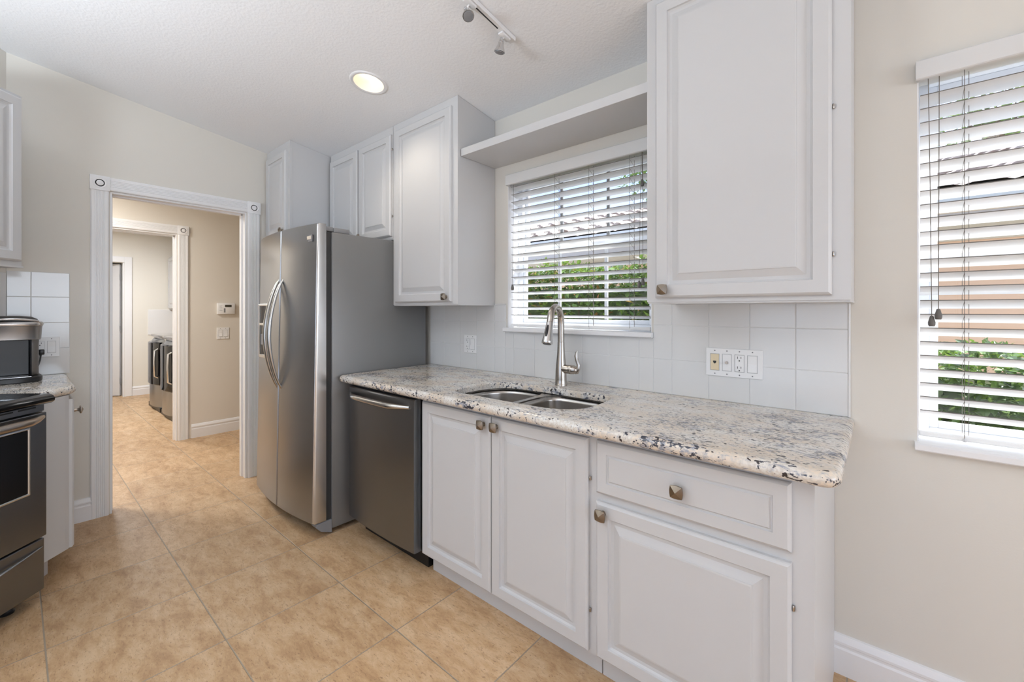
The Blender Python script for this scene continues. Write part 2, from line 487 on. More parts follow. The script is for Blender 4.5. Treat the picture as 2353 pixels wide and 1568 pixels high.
def knob(parent, x, y, z, d=(0, -1, 0), m=None, name='knob', s=1.25):
    """square pyramid knob standing out from a face; d = outward"""
    bm = BM()
    lathe(bm, [(.008, -.001), (.0065, .003), (.0055, .010), (.008, .016)], 16)
    # head: rounded square rising to a four-facet point
    def ring(r, h, n=8):
        out = []
        for k in range(4):
            a0 = PI / 4 + k * PI / 2
            p0 = Vector((math.cos(a0), math.sin(a0))) * r * 1.32; a1 = a0 + PI / 2
            p1 = Vector((math.cos(a1), math.sin(a1))) * r * 1.32
            nrm = ((p0 + p1) / 2).normalized()
            for j in range(n):
                t = j / n
                p = p0.lerp(p1, t) + nrm * r * .13 * math.sin(PI * t)
                out.append(bm.verts.new((p.x, p.y, h)))
        return out
    R = .0148
    rs = [ring(R * .55, .0155), ring(R * .96, .0175), ring(R, .0195), ring(R * .97, .0215)]
    for a, b in zip(rs, rs[1:]):
        n = len(a)
        for k in range(n): bm.faces.new((a[k], a[(k + 1) % n], b[(k + 1) % n], b[k]))
    bm.faces.new(rs[0][::-1])
    top = bm.verts.new((0, 0, .0285))
    a = rs[-1]
    for k in range(len(a)): bm.faces.new((a[k], a[(k + 1) % len(a)], top))
    for v in bm.verts: v.co *= s
    q = Vector((0, 0, 1)).rotation_difference(Vector(d))
    if abs(Vector(d).y) > .99:
        q = Euler((PI / 2 if d[1] < 0 else -PI / 2, 0, 0)).to_quaternion()
    bmesh.ops.rotate(bm, verts=bm.verts, matrix=q.to_matrix())
    bmesh.ops.translate(bm, verts=bm.verts, vec=(x, y, z))
    return finish(bm, name, m or M_KNOB, parent, smooth=24)

def hinge(parent, x, y, z):
    bm = BM()
    lathe(bm, [(.0018, -.007), (.0026, -.006), (.0026, .006), (.0018, .007)], 8, (x, y, z))
    box(bm, x - .001, x + .004, y, y + .006, z - .006, z + .006)
    return finish(bm, 'hinge', M_NICKEL, parent, smooth=40)

def door(parent, x0, x1, z0, z1, y, kn=None, hg=None, prof=DOOR_PROF, name='door', m=None):
    bm = BM()
    rings_panel(bm, x0, x1, z0, z1, y, prof)
    d = finish(bm, name, m or M_CAB, parent)
    if kn: knob(d, kn[0], y - .019, kn[1])
    if hg:
        for zz in hg[1:]: hinge(d, hg[0], y - .006, zz)
    return d

CZ = lambda y: 2.4174 - .1447 * y        # the sloping kitchen ceiling

# ================================================================== STRUCTURE
# floor and outside ground
bm = BM(); box(bm, -10.2, 3.8, -6.2, 2.4 - 2.25, -.12, 0)
struct(finish(bm, 'floor', M_FLOOR))
bm = BM(); box(bm, -5.32, -3.77, .15, 2.2, -.12, 0)
f = finish(bm, 'floor', M_FLOOR); struct(f)
bm = BM(); box(bm, -3.5, 14, .16, 16, -.35, -.12)
tag(finish(bm, 'bounce_ground', M_BOUNCE), 'unseen ground between the houses, made pale to bounce daylight', 'ground')

# window wall (north)
WX0, WX1, WZ0, WZ1 = -1.661, -.788, 1.172, 2.056          # sink window opening
VX0, VX1, VZ0, VZ1 = .092, 1.06, .852, 2.062              # dining window opening
bm = BM()
def wbox(x0, x1, z0, z1): box(bm, x0, x1, 0, .15, z0, z1)
wbox(-3.77, WX0, 0, 2.56); wbox(WX0, WX1, 0, WZ0); wbox(WX0, WX1, WZ1, 2.56); wbox(WX1, VX0, 0, 2.56)
wbox(VX0, VX1, 0, VZ0); wbox(VX0, VX1, VZ1, 2.56); wbox(VX1, 3.8, 0, 2.56)
struct(finish(bm, 'wall_north', M_WALL))
# white plaster returns of the two window openings
def reveal(name, x0, x1, z0, z1):
    bm = BM()
    t = .004
    box(bm, x0, x0 + t, 0, .10, z0, z1); box(bm, x1 - t, x1, 0, .10, z0, z1)
    box(bm, x0 + t, x1 - t, 0, .10, z1 - t, z1)
    return finish(bm, name, M_TRIM)

# west wall with the cased opening, top follows the ceiling
DY0, DY1, DZ = -1.505, -.745, 2.016
bm = BM()
def west(y0, y1, z0, z1=None):
    if z1 is None:
        prism(bm, [(y0, z0), (y1, z0), (y1, CZ(y1) + .05), (y0, CZ(y0) + .05)], -3.77, -3.65, 'x')
    else: box(bm, -3.77, -3.65, y0, y1, z0, z1)
west(-2.10, DY0, 0); west(DY1, 0, 0); west(DY0, DY1, DZ)
struct(finish(bm, 'wall_west', M_WALL))
# diagonal wall behind the range, then the rest of the room behind the camera
def wall_seg(name, p0, p1, z1f, th=.12, m=None, side=1):
    p0 = Vector(p0); p1 = Vector(p1); d = (p1 - p0).normalized(); n = Vector((-d.y, d.x)) * th * side
    bm = BM()
    q = [p0, p1, p1 + n, p0 + n]
    A = [bm.verts.new((v.x, v.y, 0)) for v in q]; B = [bm.verts.new((v.x, v.y, z1f(v.y) + .05)) for v in q]
    bm.faces.new(A); bm.faces.new(B[::-1])
    for i in range(4): bm.faces.new((A[i], A[(i + 1) % 4], B[(i + 1) % 4], B[i]))
    return struct(finish(bm, name, m or M_WALL))
wall_seg('wall_south_west', (-3.65, -1.924), (-2.3, -3.274), CZ, side=-1)
wall_seg('wall_inner_south', (-2.3, -3.274), (-2.3, -6.0), CZ, side=-1)
# unseen south and east walls, their openings added to let light in
bm = BM()
for x0, x1, z0, z1 in ((-2.42, -1.6, 0, 3.35), (2.4, 3.62, 0, 3.35), (-1.6, 2.4, 2.3, 3.35)):
    box(bm, x0, x1, -6.12, -6.0, z0, z1)
struct(finish(bm, 'wall_back', M_WALL))
bm = BM()
for y0, y1, z0, z1 in ((-6.0, -2.6, 0, 3.35), (-.35, 0, 0, 3.35), (-2.6, -.35, 0, .75), (-2.6, -.35, 2.1, 3.35)):
    box(bm, 3.5, 3.62, y0, y1, z0, z1)
struct(finish(bm, 'wall_east', M_WALL))

# ceiling: sloping slab with the hole of the recessed lamp
CANX, CANY, CANR = -2.106, -.640, .086
bm = BM()
out = [(-3.77, .15), (3.62, .15), (3.62, -6.12), (-3.77, -6.12)]
vo = [bm.verts.new((x, y, CZ(y))) for x, y in out]
vi = [bm.verts.new((CANX + CANR * math.cos(a), CANY + CANR * math.sin(a), CZ(CANY + CANR * math.sin(a)))) for a in [2 * PI * k / 32 for k in range(32)]]
ed = [bm.edges.new((l[i], l[(i + 1) % len(l)])) for l in (vo, vi) for i in range(len(l))]
r = bmesh.ops.triangle_fill(bm, use_beauty=True, edges=ed, normal=(0, 0, 1))
ex = bmesh.ops.extrude_face_region(bm, geom=bm.faces[:])
bmesh.ops.translate(bm, verts=[v for v in ex['geom'] if isinstance(v, bmesh.types.BMVert)], vec=(0, 0, .16))
struct(finish(bm, 'ceiling', M_CEIL))

# hall, laundry and the room beyond
def walls(name, m, boxes):
    bm = BM()
    for bx in boxes: box(bm, *bx)
    return struct(finish(bm, name, m))
HX = -5.2
walls('wall_inner_west', M_HALL, [(HX - .12, HX, -.858, 2.2, 0, 2.42), (HX - .12, HX, -3.4, -1.62, 0, 2.42), (HX - .12, HX, -1.62, -.858, 2.016, 2.42),
                            (HX, -3.77, 2.08, 2.2, 0, 2.42), (HX, -3.77, -3.4, -3.28, 0, 2.42), (-3.77, -3.65, .15, 2.2, 0, 2.42), (-3.89, -3.77, -3.4, -2.0, 0, 2.42)])
walls('wall_outer_west', M_LAUND, [(-8.565, -8.445, -.837, .2, 0, 2.42), (-8.565, -8.445, -3.0, -1.62, 0, 2.42), (-8.565, -8.445, -1.62, -.837, 1.975, 2.42),
                                (-8.445, HX - .12, .06, .18, 0, 2.42), (-8.445, HX - .12, -3.0, -2.88, 0, 2.42),
                                (-10.2, -8.565, .08, .2, 0, 2.42), (-10.2, -8.565, -3, -2.88, 0, 2.42), (-10.2, -10.08, -2.88, .08, 0, 2.42)])
walls('ceiling', M_CEIL, [(-10.2, -3.77, -3.4, 2.2, 2.42, 2.5)])

# --- baseboards
BB = [(0, 0), (.016, 0), (.016, .088), (.0125, .095), (.0125, .103), (.0155, .106), (.0155, .114), (.010, .128), (.007, .134), (0, .136)]
def baseboard(name, p0, p1, nrm):
    """profile swept from p0 to p1 (xy) growing along nrm"""
    bm = BM()
    A = [bm.verts.new((p0[0] + nrm[0] * d, p0[1] + nrm[1] * d, h)) for d, h in BB]
    B = [bm.verts.new((p1[0] + nrm[0] * d, p1[1] + nrm[1] * d, h)) for d, h in BB]
    n = len(A)
    for i in range(n): bm.faces.new((A[i], A[(i + 1) % n], B[(i + 1) % n], B[i]))
    bm.faces.new(A); bm.faces.new(B[::-1])
    return struct(finish(bm, name, M_TRIM))
baseboard('baseboard_north', (-.121, 0), (3.5, 0), (0, -1))
baseboard('baseboard_west', (-3.65, -1.690), (-3.65, -1.586), (1, 0))
baseboard('baseboard_inner_west', (HX, -.745), (HX, 2.08), (1, 0))
baseboard('baseboard_outer_west', (-8.445, -.748), (-8.445, .06), (1, 0))

# --- fluted casings with rosette blocks
def casing(name, xw, ya, yb, zt, left=True, right=True, cw=.082, jamb=.12, flutes=5):
    """cased opening in a wall whose room face is x=xw (facing +x); ya..yb opening, zt head height"""
    o = bpy.data.objects.new(name, None); COL.objects.link(o); o['kind'] = 'structure'
    rev = .006
    def fl(a0, a1, b0, b1, vertical):
        # fluted board: base slab with raised reeds between grooves
        bm = BM()
        w = a1 - a0
        prof = [(0, 0), (0, .013), (.006, .017)]
        g0 = .018; gw = (w - 2 * g0) / flutes
        for k in range(flutes):
            s = g0 + k * gw
            prof += [(s + gw * .12, .017), (s + gw * .3, .0138), (s + gw * .7, .0138), (s + gw * .88, .017)]
        prof += [(w - .006, .017), (w, .013), (w, 0)]
        pts = [(xw + h, a0 + s) for s, h in prof]
        if vertical:
            A = [bm.verts.new((x, a, b0)) for x, a in pts]; B = [bm.verts.new((x, a, b1)) for x, a in pts]
        else:
            A = [bm.verts.new((x, b0, a)) for x, a in pts]; B = [bm.verts.new((x, b1, a)) for x, a in pts]
        n = len(A)
        for i in range(n): bm.faces.new((A[i], A[(i + 1) % n], B[(i + 1) % n], B[i]))
        bm.faces.new(A); bm.faces.new(B[::-1])
        return finish(bm, 'casing_board', M_TRIM, o)
    bw = cw + .008
    sides = []
    if left: sides.append((ya - rev - cw, ya - rev)); 
    if right: sides.append((yb + rev, yb + rev + cw))
    for a, b in sides:
        fl(a, b, 0, zt - .004, True)
        c = (a + b) / 2
        bm = BM()
        box(bm, xw, xw + .022, c - bw / 2, c + bw / 2, zt - .004, zt - .004 + bw, .002)
        lathe(bm, [(.034, 0), (.034, .0005), (.031, .0022), (.027, .0022), (.022, .0005), (.017, .0005), (.0125, .0025), (.006, .0032), (.0, .0034)], 28, (xw + .0215, c, zt - .004 + bw / 2), (1, 0, 0))
        finish(bm, 'rosette_block', M_TRIM, o, smooth=35)
    fl(zt + rev - .004, zt + rev - .004 + cw, (ya - rev - .004) if left else ya - .3, (yb + rev + .004) if right else yb + .3, False)
    # jamb lining with stop
    bm = BM()
    t = .010
    box(bm, xw - jamb, xw + .001, ya, ya + t, 0, zt); box(bm, xw - jamb, xw + .001, yb - t, yb, 0, zt)
    box(bm, xw - jamb, xw + .001, ya + t, yb - t, zt - t, zt)
    s0, s1 = xw - jamb * .75, xw - jamb * .45
    box(bm, s0, s1, ya + t, ya + t + .008, 0, zt - t); box(bm, s0, s1, yb - t - .008, yb - t, 0, zt - t)
    box(bm, s0, s1, ya + t, yb - t, zt - t - .008, zt - t)
    finish(bm, 'jamb', M_TRIM, o)
    return o
casing('trim_1', -3.65, DY0, DY1, DZ)
casing('trim_2', HX, -1.62, -.858, DZ)
# plain casing of the far laundry door
bm = BM()
box(bm, -8.445, -8.425, -.835, -.750, 0, 2.062, .003); box(bm, -8.445, -8.425, -1.705, -1.622, 0, 2.062, .003)
box(bm, -8.445, -8.425, -1.622, -.835, 1.978, 2.062, .003)
box(bm, -8.565, -8.445, -.850, -.838, 0, 1.975); box(bm, -8.565, -8.445, -1.62, -1.608, 0, 1.975)
struct(finish(bm, 'trim_3', M_TRIM))
# far six-panel door, standing open into the next room
dr = bpy.data.objects.new('door_1', None); COL.objects.link(dr); dr['kind'] = 'structure'
dr.location = (-8.57, -.856, 0); dr.rotation_euler = (0, 0, math.radians(-126))
bm = BM()
box(bm, 0, .75, 0, .036, .008, 1.96, .002)
for px in (.09, .41):
    for z0, z1 in ((.20, .78), (.90, 1.52), (1.62, 1.84)):
        for yy, s in ((0, -1), (.036, 1)):
            pr = [(0, .0), (.012, .007), (.03, .007), (.045, .001)]
            rings = []
            for ins, h in pr:
                rings.append([bm.verts.new((x, yy + s * (h + .0005), z)) for x, z in ((px + ins, z0 + ins), (px + .25 - ins, z0 + ins), (px + .25 - ins, z1 - ins), (px + ins, z1 - ins))])
            for a, b in zip(rings, rings[1:]):
                for k in range(4): bm.faces.new((a[k], a[(k + 1) % 4], b[(k + 1) % 4], b[k]))
            bm.faces.new(rings[-1])
finish(bm, 'door_leaf', M_DOORG, dr)
for zz in (.22, 1.0, 1.76):
    bm = BM(); lathe(bm, [(.007, -.045), (.007, .045)], 10, (-.004, .018, zz)); box(bm, -.003, .03, -.002, .0, zz - .045, zz + .045)
    finish(bm, 'door_hinge', M_GREYP, dr)
bm = BM(); lathe(bm, [(.012, 0), (.012, .03), (.026, .04), (.028, .055), (.018, .066)], 16, (.69, 0, .95), (0, -1, 0))
finish(bm, 'door_knob', M_CHROME, dr, smooth=40)
bm = BM(); box(bm, -9.5, -8.66, -1.6, -.9, 0, .012, .004)
tag(finish(bm, 'doormat', M_RUGD), 'black mat on the floor just beyond the far laundry door', 'mat')

# ================================================================== WINDOWS
def window(name, x0, x1, z0, z1, mid, mull, sill_z, sx0, sx1):
    o = bpy.data.objects.new(name, None); COL.objects.link(o); o['kind'] = 'structure'
    o.location = (0, 0, 0)
    r = reveal('window_reveal', x0, x1, z0, z1); r.parent = o
    y0, y1 = .095, .15
    fw = .034
    bm = BM()
    box(bm, x0, x0 + fw, y0, y1, z0, z1, .003); box(bm, x1 - fw, x1, y0, y1, z0, z1, .003)
    box(bm, x0 + fw, x1 - fw, y0, y1, z0, z0 + .03, .003); box(bm, x0 + fw, x1 - fw, y0, y1, z1 - fw, z1, .003)
    finish(bm, 'window_frame', M_VINYL, o)
    for nm, a, b, yc in (('lower_sash', z0 + .03, mid, .112), ('upper_sash', mid, z1 - fw, .134)):
        bm = BM()
        s = .022
        xa, xb = x0 + fw, x1 - fw
        box(bm, xa, xa + s, yc - .009, yc + .009, a, b, .002); box(bm, xb - s, xb, yc - .009, yc + .009, a, b, .002)
        box(bm, xa + s, xb - s, yc - .009, yc + .009, a, a + s, .002); box(bm, xa + s, xb - s, yc - .009, yc + .009, b - s, b, .002)
        sa = finish(bm, nm, M_VINYL, o)
        for mx in mull:
            bm = BM(); box(bm, mx - .009, mx + .009, yc - .005, yc + .005, a + s, b - s, .0015)
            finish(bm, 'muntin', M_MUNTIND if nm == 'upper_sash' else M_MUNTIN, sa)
        bm = BM(); box(bm, xa + s - .004, xb - s + .004, yc - .0015, yc + .0015, a + s - .004, b - s + .004)
        finish(bm, 'pane', M_GLASS, sa)
    # stool
    bm = BM()
    box(bm, x0, x1, -.001, .098, z0 - .012, z0 + .0005)
    prism(bm, [(-.034, sill_z - .018), (-.030, sill_z - .022), (0, sill_z - .022), (0, z0 + .0005), (-.028, z0 + .0005), (-.034, z0 - .004)], sx0, sx1, 'x')
    finish(bm, 'window_sill', M_TRIM, o)
    return o
window('window_1', WX0, WX1, WZ0, WZ1, 1.625, (-1.370, -1.078), 1.171, WX0 - .012, WX1 + .010)
window('window_2', VX0, VX1, VZ0, VZ1, 1.47, (.58,), .850, VX0 - .006, VX1 + .010)

# ================================================================== BLINDS
def blind(label, x0, x1, ztop, zfirst, nsl, zrail, ladders, pulls, wx0, wx1, tilt):
    root = empty('window_blind', label, 'blind', ((x0 + x1) / 2, .035, zrail))
    ox, oy, oz = root.location
    def B(name, bm, m, parent=root, smooth=False):
        bmesh.ops.translate(bm, verts=bm.verts, vec=(-ox, -oy, -oz))
        return finish(bm, name, m, parent, smooth)
    bm = BM(); prism(bm, [(-.030, ztop - .058), (-.026, ztop - .060), (-.014, ztop - .060), (-.014, ztop), (-.026, ztop), (-.030, ztop - .004)], wx0, wx1, 'x')
    box(bm, wx0, wx0 + .010, -.016, .0, ztop - .060, ztop); 
    B('valance', bm, M_BLIND)
    bm = BM(); box(bm, x0, x1, .005, .060, ztop - .050, ztop - .012)
    B('headrail', bm, M_BLIND)
    # slats: one part, thin tilted boards with a slight crown
    bm = BM()
    th = math.radians(tilt); dep = .050; t = .0028
    for i in range(nsl):
        zf = zfirst - i * .04413
        yf = .0125
        pts = []
        for s in (0, .25, .5, .75, 1.0):
            crown = .0012 * math.sin(PI * s)
            pts.append((yf + dep * s * math.cos(th), zf - dep * s * math.sin(th) + crown))
        up = [(y, z + t * .5) for y, z in pts]; dn = [(y, z - t * .5) for y, z in pts][::-1]
        poly = up + dn
        A = [bm.verts.new((x0 + .002, y, z)) for y, z in poly]; Bv = [bm.verts.new((x1 - .002, y, z)) for y, z in poly]
        n = len(poly)
        for k in range(n):
            f = bm.faces.new((A[k], A[(k + 1) % n], Bv[(k + 1) % n], Bv[k]))
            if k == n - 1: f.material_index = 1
        bm.faces.new(A); bm.faces.new(Bv[::-1])
    B('slats', bm, [M_BLIND, M_EDGE_SHADE])
    bm = BM(); box(bm, x0, x1, .012, .060, zrail, zrail + .016, .004)
    B('bottom_rail', bm, M_BLIND)
    for lx in ladders:
        bm = BM()
        for yy in (.0105, .0595): tube(bm, [(lx, yy, ztop - .04), (lx, yy, zrail + .01)], .0008, 6)
        tube(bm, [(lx + .012, .035, ztop - .04), (lx + .012, .035, zrail + .01)], .0008, 6)
        for i in range(nsl):
            zf = zfirst - i * .04413 - .002
            tube(bm, [(lx, .0105, zf - .002), (lx, .0595, zf - .026)], .0006, 5)
        B('ladder_cord', bm, M_CORD)
        bm = BM(); lathe(bm, [(.006, -.004), (.006, .0)], 10, (lx, .011, zrail + .004), (0, -1, 0)); tube(bm, [(lx, .011, zrail + .01), (lx + .004, .006, zrail - .004), (lx + .010, .010, zrail + .002)], .0008, 6)
        B('cord_plug', bm, M_BLIND)
    for tx, ty, tz, top in pulls:
        bm = BM(); tube(bm, [(top, .0, ztop - .045), ((top * .45 + tx * .55), ty * .7, (ztop + tz) / 2), (tx, ty, tz + .012)], .0010, 6)
        c = B('pull_cord', bm, M_CORD)
        bm = BM(); lathe(bm, [(.003, .016), (.0045, .014), (.0088, -.004), (.0085, -.012), (.0065, -.017)], 16, (tx, ty, tz))
        B('tassel', bm, M_TASSEL, c, smooth=50)
    return root
blind('white wooden slat blind over the kitchen sink window, partly hidden by a cabinet', WX0 + .014, WX1 - .012, 2.062, 1.997, 18, 1.178, (-1.334, -1.123, -.901),
      [(-.846, -.006, 1.395, -.838), (-.826, -.010, 1.405, -.832), (-.832, -.004, 1.865, -.834), (-1.622, -.004, 1.408, -1.616)], WX0 + .006, WX1 - .004, 15)
blind('tall white wooden slat blind with two hanging tassels beyond the counter end', VX0 + .006, VX1 - .010, 2.066, 1.967, 24, .868, (.199, .58, .96),
      [(.1245, -.022, 1.240, .118), (.139, -.026, 1.262, .143)], VX0 - .004, VX1 + .02, 30)

# ================================================================== UPPER CABINETS
def upper_body(bm, x0, x1, yb, yf, z0, lip=True):
    """closed box whose top follows the ceiling, with face frame"""
    prism(bm, [(yb, z0), (yf + .019, z0), (yf + .019, CZ(yf + .019) - .0015), (yb, CZ(yb) - .0015)], x0 + .003, x1 - .003, 'x')
    prism(bm, [(yf + .019, z0), (yf, z0), (yf, CZ(yf) - .0015), (yf + .019, CZ(yf + .019) - .0015)], x0, x1, 'x')
    box(bm, x0 + .002, x1 - .002, yf + .004, yb, z0 - .006, z0)

UB = -.305
# over-sink left wall cabinet (one tall door)
c = empty('wall_cabinet', 'white single-door wall cabinet between refrigerator and sink window', 'cabinet', (-2.07, -.15, 1.31))
def at(bm, o): bmesh.ops.translate(bm, verts=bm.verts, vec=-Vector(o.location)); return bm
def fix(o, root):
    """move a world-built part tree below root into root's frame"""
    o.matrix_parent_inverse = Matrix.Translation(-Vector(root.location))
bm = BM(); upper_body(bm, -2.372, -1.761, -.002, UB, 1.3075); p = finish(bm, 'body', M_CAB, c); fix(p, c)
d = door(c, -2.333, -1.803, 1.322, 2.412, UB, kn=(-1.835, 1.349), hg=(-2.336, 1.5, 2.2)); fix(d, c)
# right wall cabinet
c = empty('wall_cabinet', 'large white single-door wall cabinet above the four-gang outlet plate', 'cabinet', (-.37, -.15, 1.31))
bm = BM(); upper_body(bm, -.680, -.063, -.002, UB, 1.3045); p = finish(bm, 'body', M_CAB, c); fix(p, c)
d = door(c, -.643, -.107, 1.320, 2.430, UB, kn=(-.606, 1.350), hg=(-.104, 1.441, 1.881, 2.3)); fix(d, c)
# over-refrigerator cabinet (two doors)
c = empty('wall_cabinet', 'short white two-door wall cabinet above the refrigerator', 'cabinet', (-2.79, -.15, 1.74))
bm = BM(); upper_body(bm, -3.205, -2.376, -.002, UB, 1.735); p = finish(bm, 'body', M_CAB, c); fix(p, c)
d = door(c, -3.190, -2.796, 1.752, 2.405, UB, kn=(-2.829, 1.780), hg=(-3.192, 1.86, 2.3)); fix(d, c)
d = door(c, -2.768, -2.385, 1.752, 2.405, UB, kn=(-2.735, 1.780), hg=(-2.380, 1.88, 2.31)); fix(d, c)
# pantry by the opening
c = empty('pantry_cabinet', 'tall white pantry cabinet between doorway trim and refrigerator', 'cabinet', (-3.44, -.3, 0))
bm = BM()
prism(bm, [(-.002, .10), (-.581, .10), (-.581, CZ(-.581) - .0015), (-.002, CZ(-.002) - .0015)], -3.646, -3.228, 'x')
prism(bm, [(-.581, .10), (-.600, .10), (-.600, CZ(-.6) - .0015), (-.581, CZ(-.581) - .0015)], -3.648, -3.226, 'x')
box(bm, -3.64, -3.235, -.54, -.02, .0005, .10)
p = finish(bm, 'body', M_CAB, c); fix(p, c)
d = door(c, -3.630, -3.268, 1.832, 2.44, -.600, kn=(-3.300, 1.856), hg=(-3.632, 1.95, 2.3)); fix(d, c)
d = door(c, -3.630, -3.268, .13, 1.80, -.600, kn=(-3.300, 1.10), hg=(-3.632, .4, 1.5)); fix(d, c)
# shelf / light valance above the sink window
bm = BM(); box(bm, -1.760, -.681, -.283, -.001, 2.128, 2.169, .002)
tag(finish(bm, 'display_shelf', M_CAB), 'thick white shelf bridging the two cabinets above the sink window', 'shelf')

# upper cabinet on the diagonal wall (left edge of view); local x along the face, -y outward
S2 = math.sqrt(.5)
ANG = math.radians(135)      # local -y points to world (+.707,+.707)
# local +x -> world direction (-.707,.707)
c = empty('wall_cabinet', 'white wall cabinet on the diagonal wall above the coffee maker', 'cabinet', (-3.235, -1.872, 1.493), ANG)
bm = BM()
for x0, x1, y0, y1 in ((-.40, 0, .0, .018), (-.40, -.002, .018, .325)):
    box(bm, x0, x1, y0, y1, 0, .842)
finish(bm, 'body', M_CAB, c)
bm = BM(); box(bm, -.40, .004, -.006, .325, -.010, -.0005, .001); finish(bm, 'bottom_rail', M_CAB, c)
d = door(c, -.385, -.012, .022, .826, 0, kn=(-.35, .05))

# ================================================================== BASE CABINETS
def base_body(bm, x0, x1, endpanel=False):
    box(bm, x0 + .002, x1 - .002, -.590, -.002, .100, .8605)
    box(bm, x0, x1, -.610, -.590, .100, .8605)
    box(bm, x0 + .002, x1 - .002, -.555, -.530, 0.0005, .100)
    if endpanel: box(bm, x1 - .004, x1, -.590, -.002, .0005, .8605)
c = empty('base_cabinet', 'white two-door sink cabinet beside the dishwasher', 'cabinet', (-1.2, -.3, 0))
# open carcass so that the bowls hang inside it
bm = BM()
box(bm, -1.672, -1.655, -.590, -.002, .100, .8505); box(bm, -.752, -.737, -.590, -.002, .100, .8505)
box(bm, -1.655, -.752, -.590, -.002, .100, .118)
for x0, x1, z0, z1 in ((-1.674, -1.640, .1, .8505), (-.775, -.735, .1, .8505), (-1.640, -.775, .1, .14), (-1.640, -.775, .825, .8505)):
    box(bm, x0, x1, -.610, -.590, z0, z1)
box(bm, -1.662, -.737, -.555, -.530, .0005, .100)
p = finish(bm, 'body', M_CAB, c); fix(p, c)
d = door(c, -1.661, -1.2085, .112, .838, -.610, kn=(-1.244, .802), hg=(-1.664, .25, .7)); fix(d, c)
d = door(c, -1.2045, -.753, .112, .838, -.610, kn=(-1.171, .804), hg=(-.750, .25, .70)); fix(d, c)
c = empty('base_cabinet', 'white end cabinet with a drawer above one wide door', 'cabinet', (-.43, -.3, 0))
bm = BM(); base_body(bm, -.735, -.121, True); p = finish(bm, 'body', M_CAB, c); fix(p, c)
d = door(c, -.722, -.168, .112, .634, -.610, kn=(-.692, .602), hg=(-.165, .22, .52)); fix(d, c)
d = door(c, -.722, -.168, .662, .838, -.610, kn=(-.445, .748), prof=DRAWER_PROF, name='drawer'); fix(d, c)

# ================================================================== COUNTERTOP, SINK, FAUCET
def bullnose_slab(bm, outline, hole, z0, z1, rounded, n=8):
    """outline CCW list of xy; rounded[i] True if edge i..i+1 gets a bullnose"""
    r = (z1 - z0) / 2
    N = len(outline)
    P = [Vector(p) for p in outline]
    def offset(d_list):
        res = []
        for i in range(N):
            e0 = (P[i] - P[i - 1]).normalized(); e1 = (P[(i + 1) % N] - P[i]).normalized()
            n0 = Vector((-e0.y, e0.x)); n1 = Vector((-e1.y, e1.x))
            d0 = d_list[i - 1]; d1 = d_list[i]
            # intersect the two inset lines
            a = P[i] + n0 * d0; b = P[i] + n1 * d1
            cr = e0.x * e1.y - e0.y * e1.x
            if abs(cr) < 1e-6: res.append(a); continue
            t = ((b - a).x * e1.y - (b - a).y * e1.x) / cr
            res.append(a + e0 * t)
        return res
    rings = []
    for k in range(n + 1):
        a = PI / 2 - PI * k / n
        ins = r - r * math.cos(a); z = (z0 + z1) / 2 + r * math.sin(a)
        rings.append([bm.verts.new((p.x, p.y, z)) for p in offset([ins if rounded[i] else 0 for i in range(N)])])
    for a, b in zip(rings, rings[1:]):
        for i in range(N): bm.faces.new((a[i], a[(i + 1) % N], b[(i + 1) % N], b[i]))
    if hole:
        hr = .004
        H0 = [bm.verts.new((x, y, z1)) for x, y in hole]
        cx = sum(p[0] for p in hole) / len(hole); cy = sum(p[1] for p in hole) / len(hole)
        H1 = [bm.verts.new((x + (cx - x) * .008, y + (cy - y) * .012, z1 - hr)) for x, y in hole]
        zs = z1 - .029
        H2 = [bm.verts.new((x + (cx - x) * .008, y + (cy - y) * .012, zs)) for x, y in hole]
        # built-up edge: the slab itself is thinner than the bullnose
        lo = [bm.verts.new((p.x, p.y, z0)) for p in offset([.056] * N)]; hi = [bm.verts.new((v.co.x, v.co.y, zs)) for v in lo]
        for a, b in ((rings[-1], lo), (lo, hi)):
            for i in range(N): bm.faces.new((a[i], a[(i + 1) % N], b[(i + 1) % N], b[i]))
        M = len(hole)
        for a, b in ((H0, H1), (H1, H2)):
            for i in range(M): bm.faces.new((a[i], a[(i + 1) % M], b[(i + 1) % M], b[i]))
        for outer, inner in ((rings[0], H0), (hi, H2)):
            es = []
            for l in (outer, inner):
                for i in range(len(l)):
                    e = bm.edges.get((l[i], l[(i + 1) % len(l)])) or bm.edges.new((l[i], l[(i + 1) % len(l)]))
                    es.append(e)
            bmesh.ops.triangle_fill(bm, use_beauty=True, edges=es, normal=(0, 0, 1))
    else:
        bm.faces.new(rings[0]); bm.faces.new(rings[-1][::-1])

def arc(cx, cy, r, a0, a1, n):
    return [(cx + r * math.cos(math.radians(a0 + (a1 - a0) * k / n)), cy + r * math.sin(math.radians(a0 + (a1 - a0) * k / n))) for k in range(n + 1)]

def smooth_loop(ctrl, n=6):
    out = []
    N = len(ctrl)
    for i in range(N):
        p0, p1, p2, p3 = (Vector(ctrl[(i + k - 1) % N]) for k in range(4))
        for j in range(n):
            t = j / n
            out.append(tuple(.5 * ((2 * p1) + (p2 - p0) * t + (2 * p0 - 5 * p1 + 4 * p2 - p3) * t * t + (3 * p1 - p0 - 3 * p2 + p3) * t ** 3)))
    return out
hole = smooth_loop([(-1.455, -.580), (-1.515, -.535), (-1.527, -.43), (-1.510, -.31), (-1.44, -.232), (-1.28, -.212), (-1.15, -.212), (-.93, -.214), (-.868, -.240), (-.848, -.31),
                    (-.842, -.45), (-.880, -.535), (-.97, -.576), (-1.12, -.583), (-1.30, -.584)][::-1], 4)
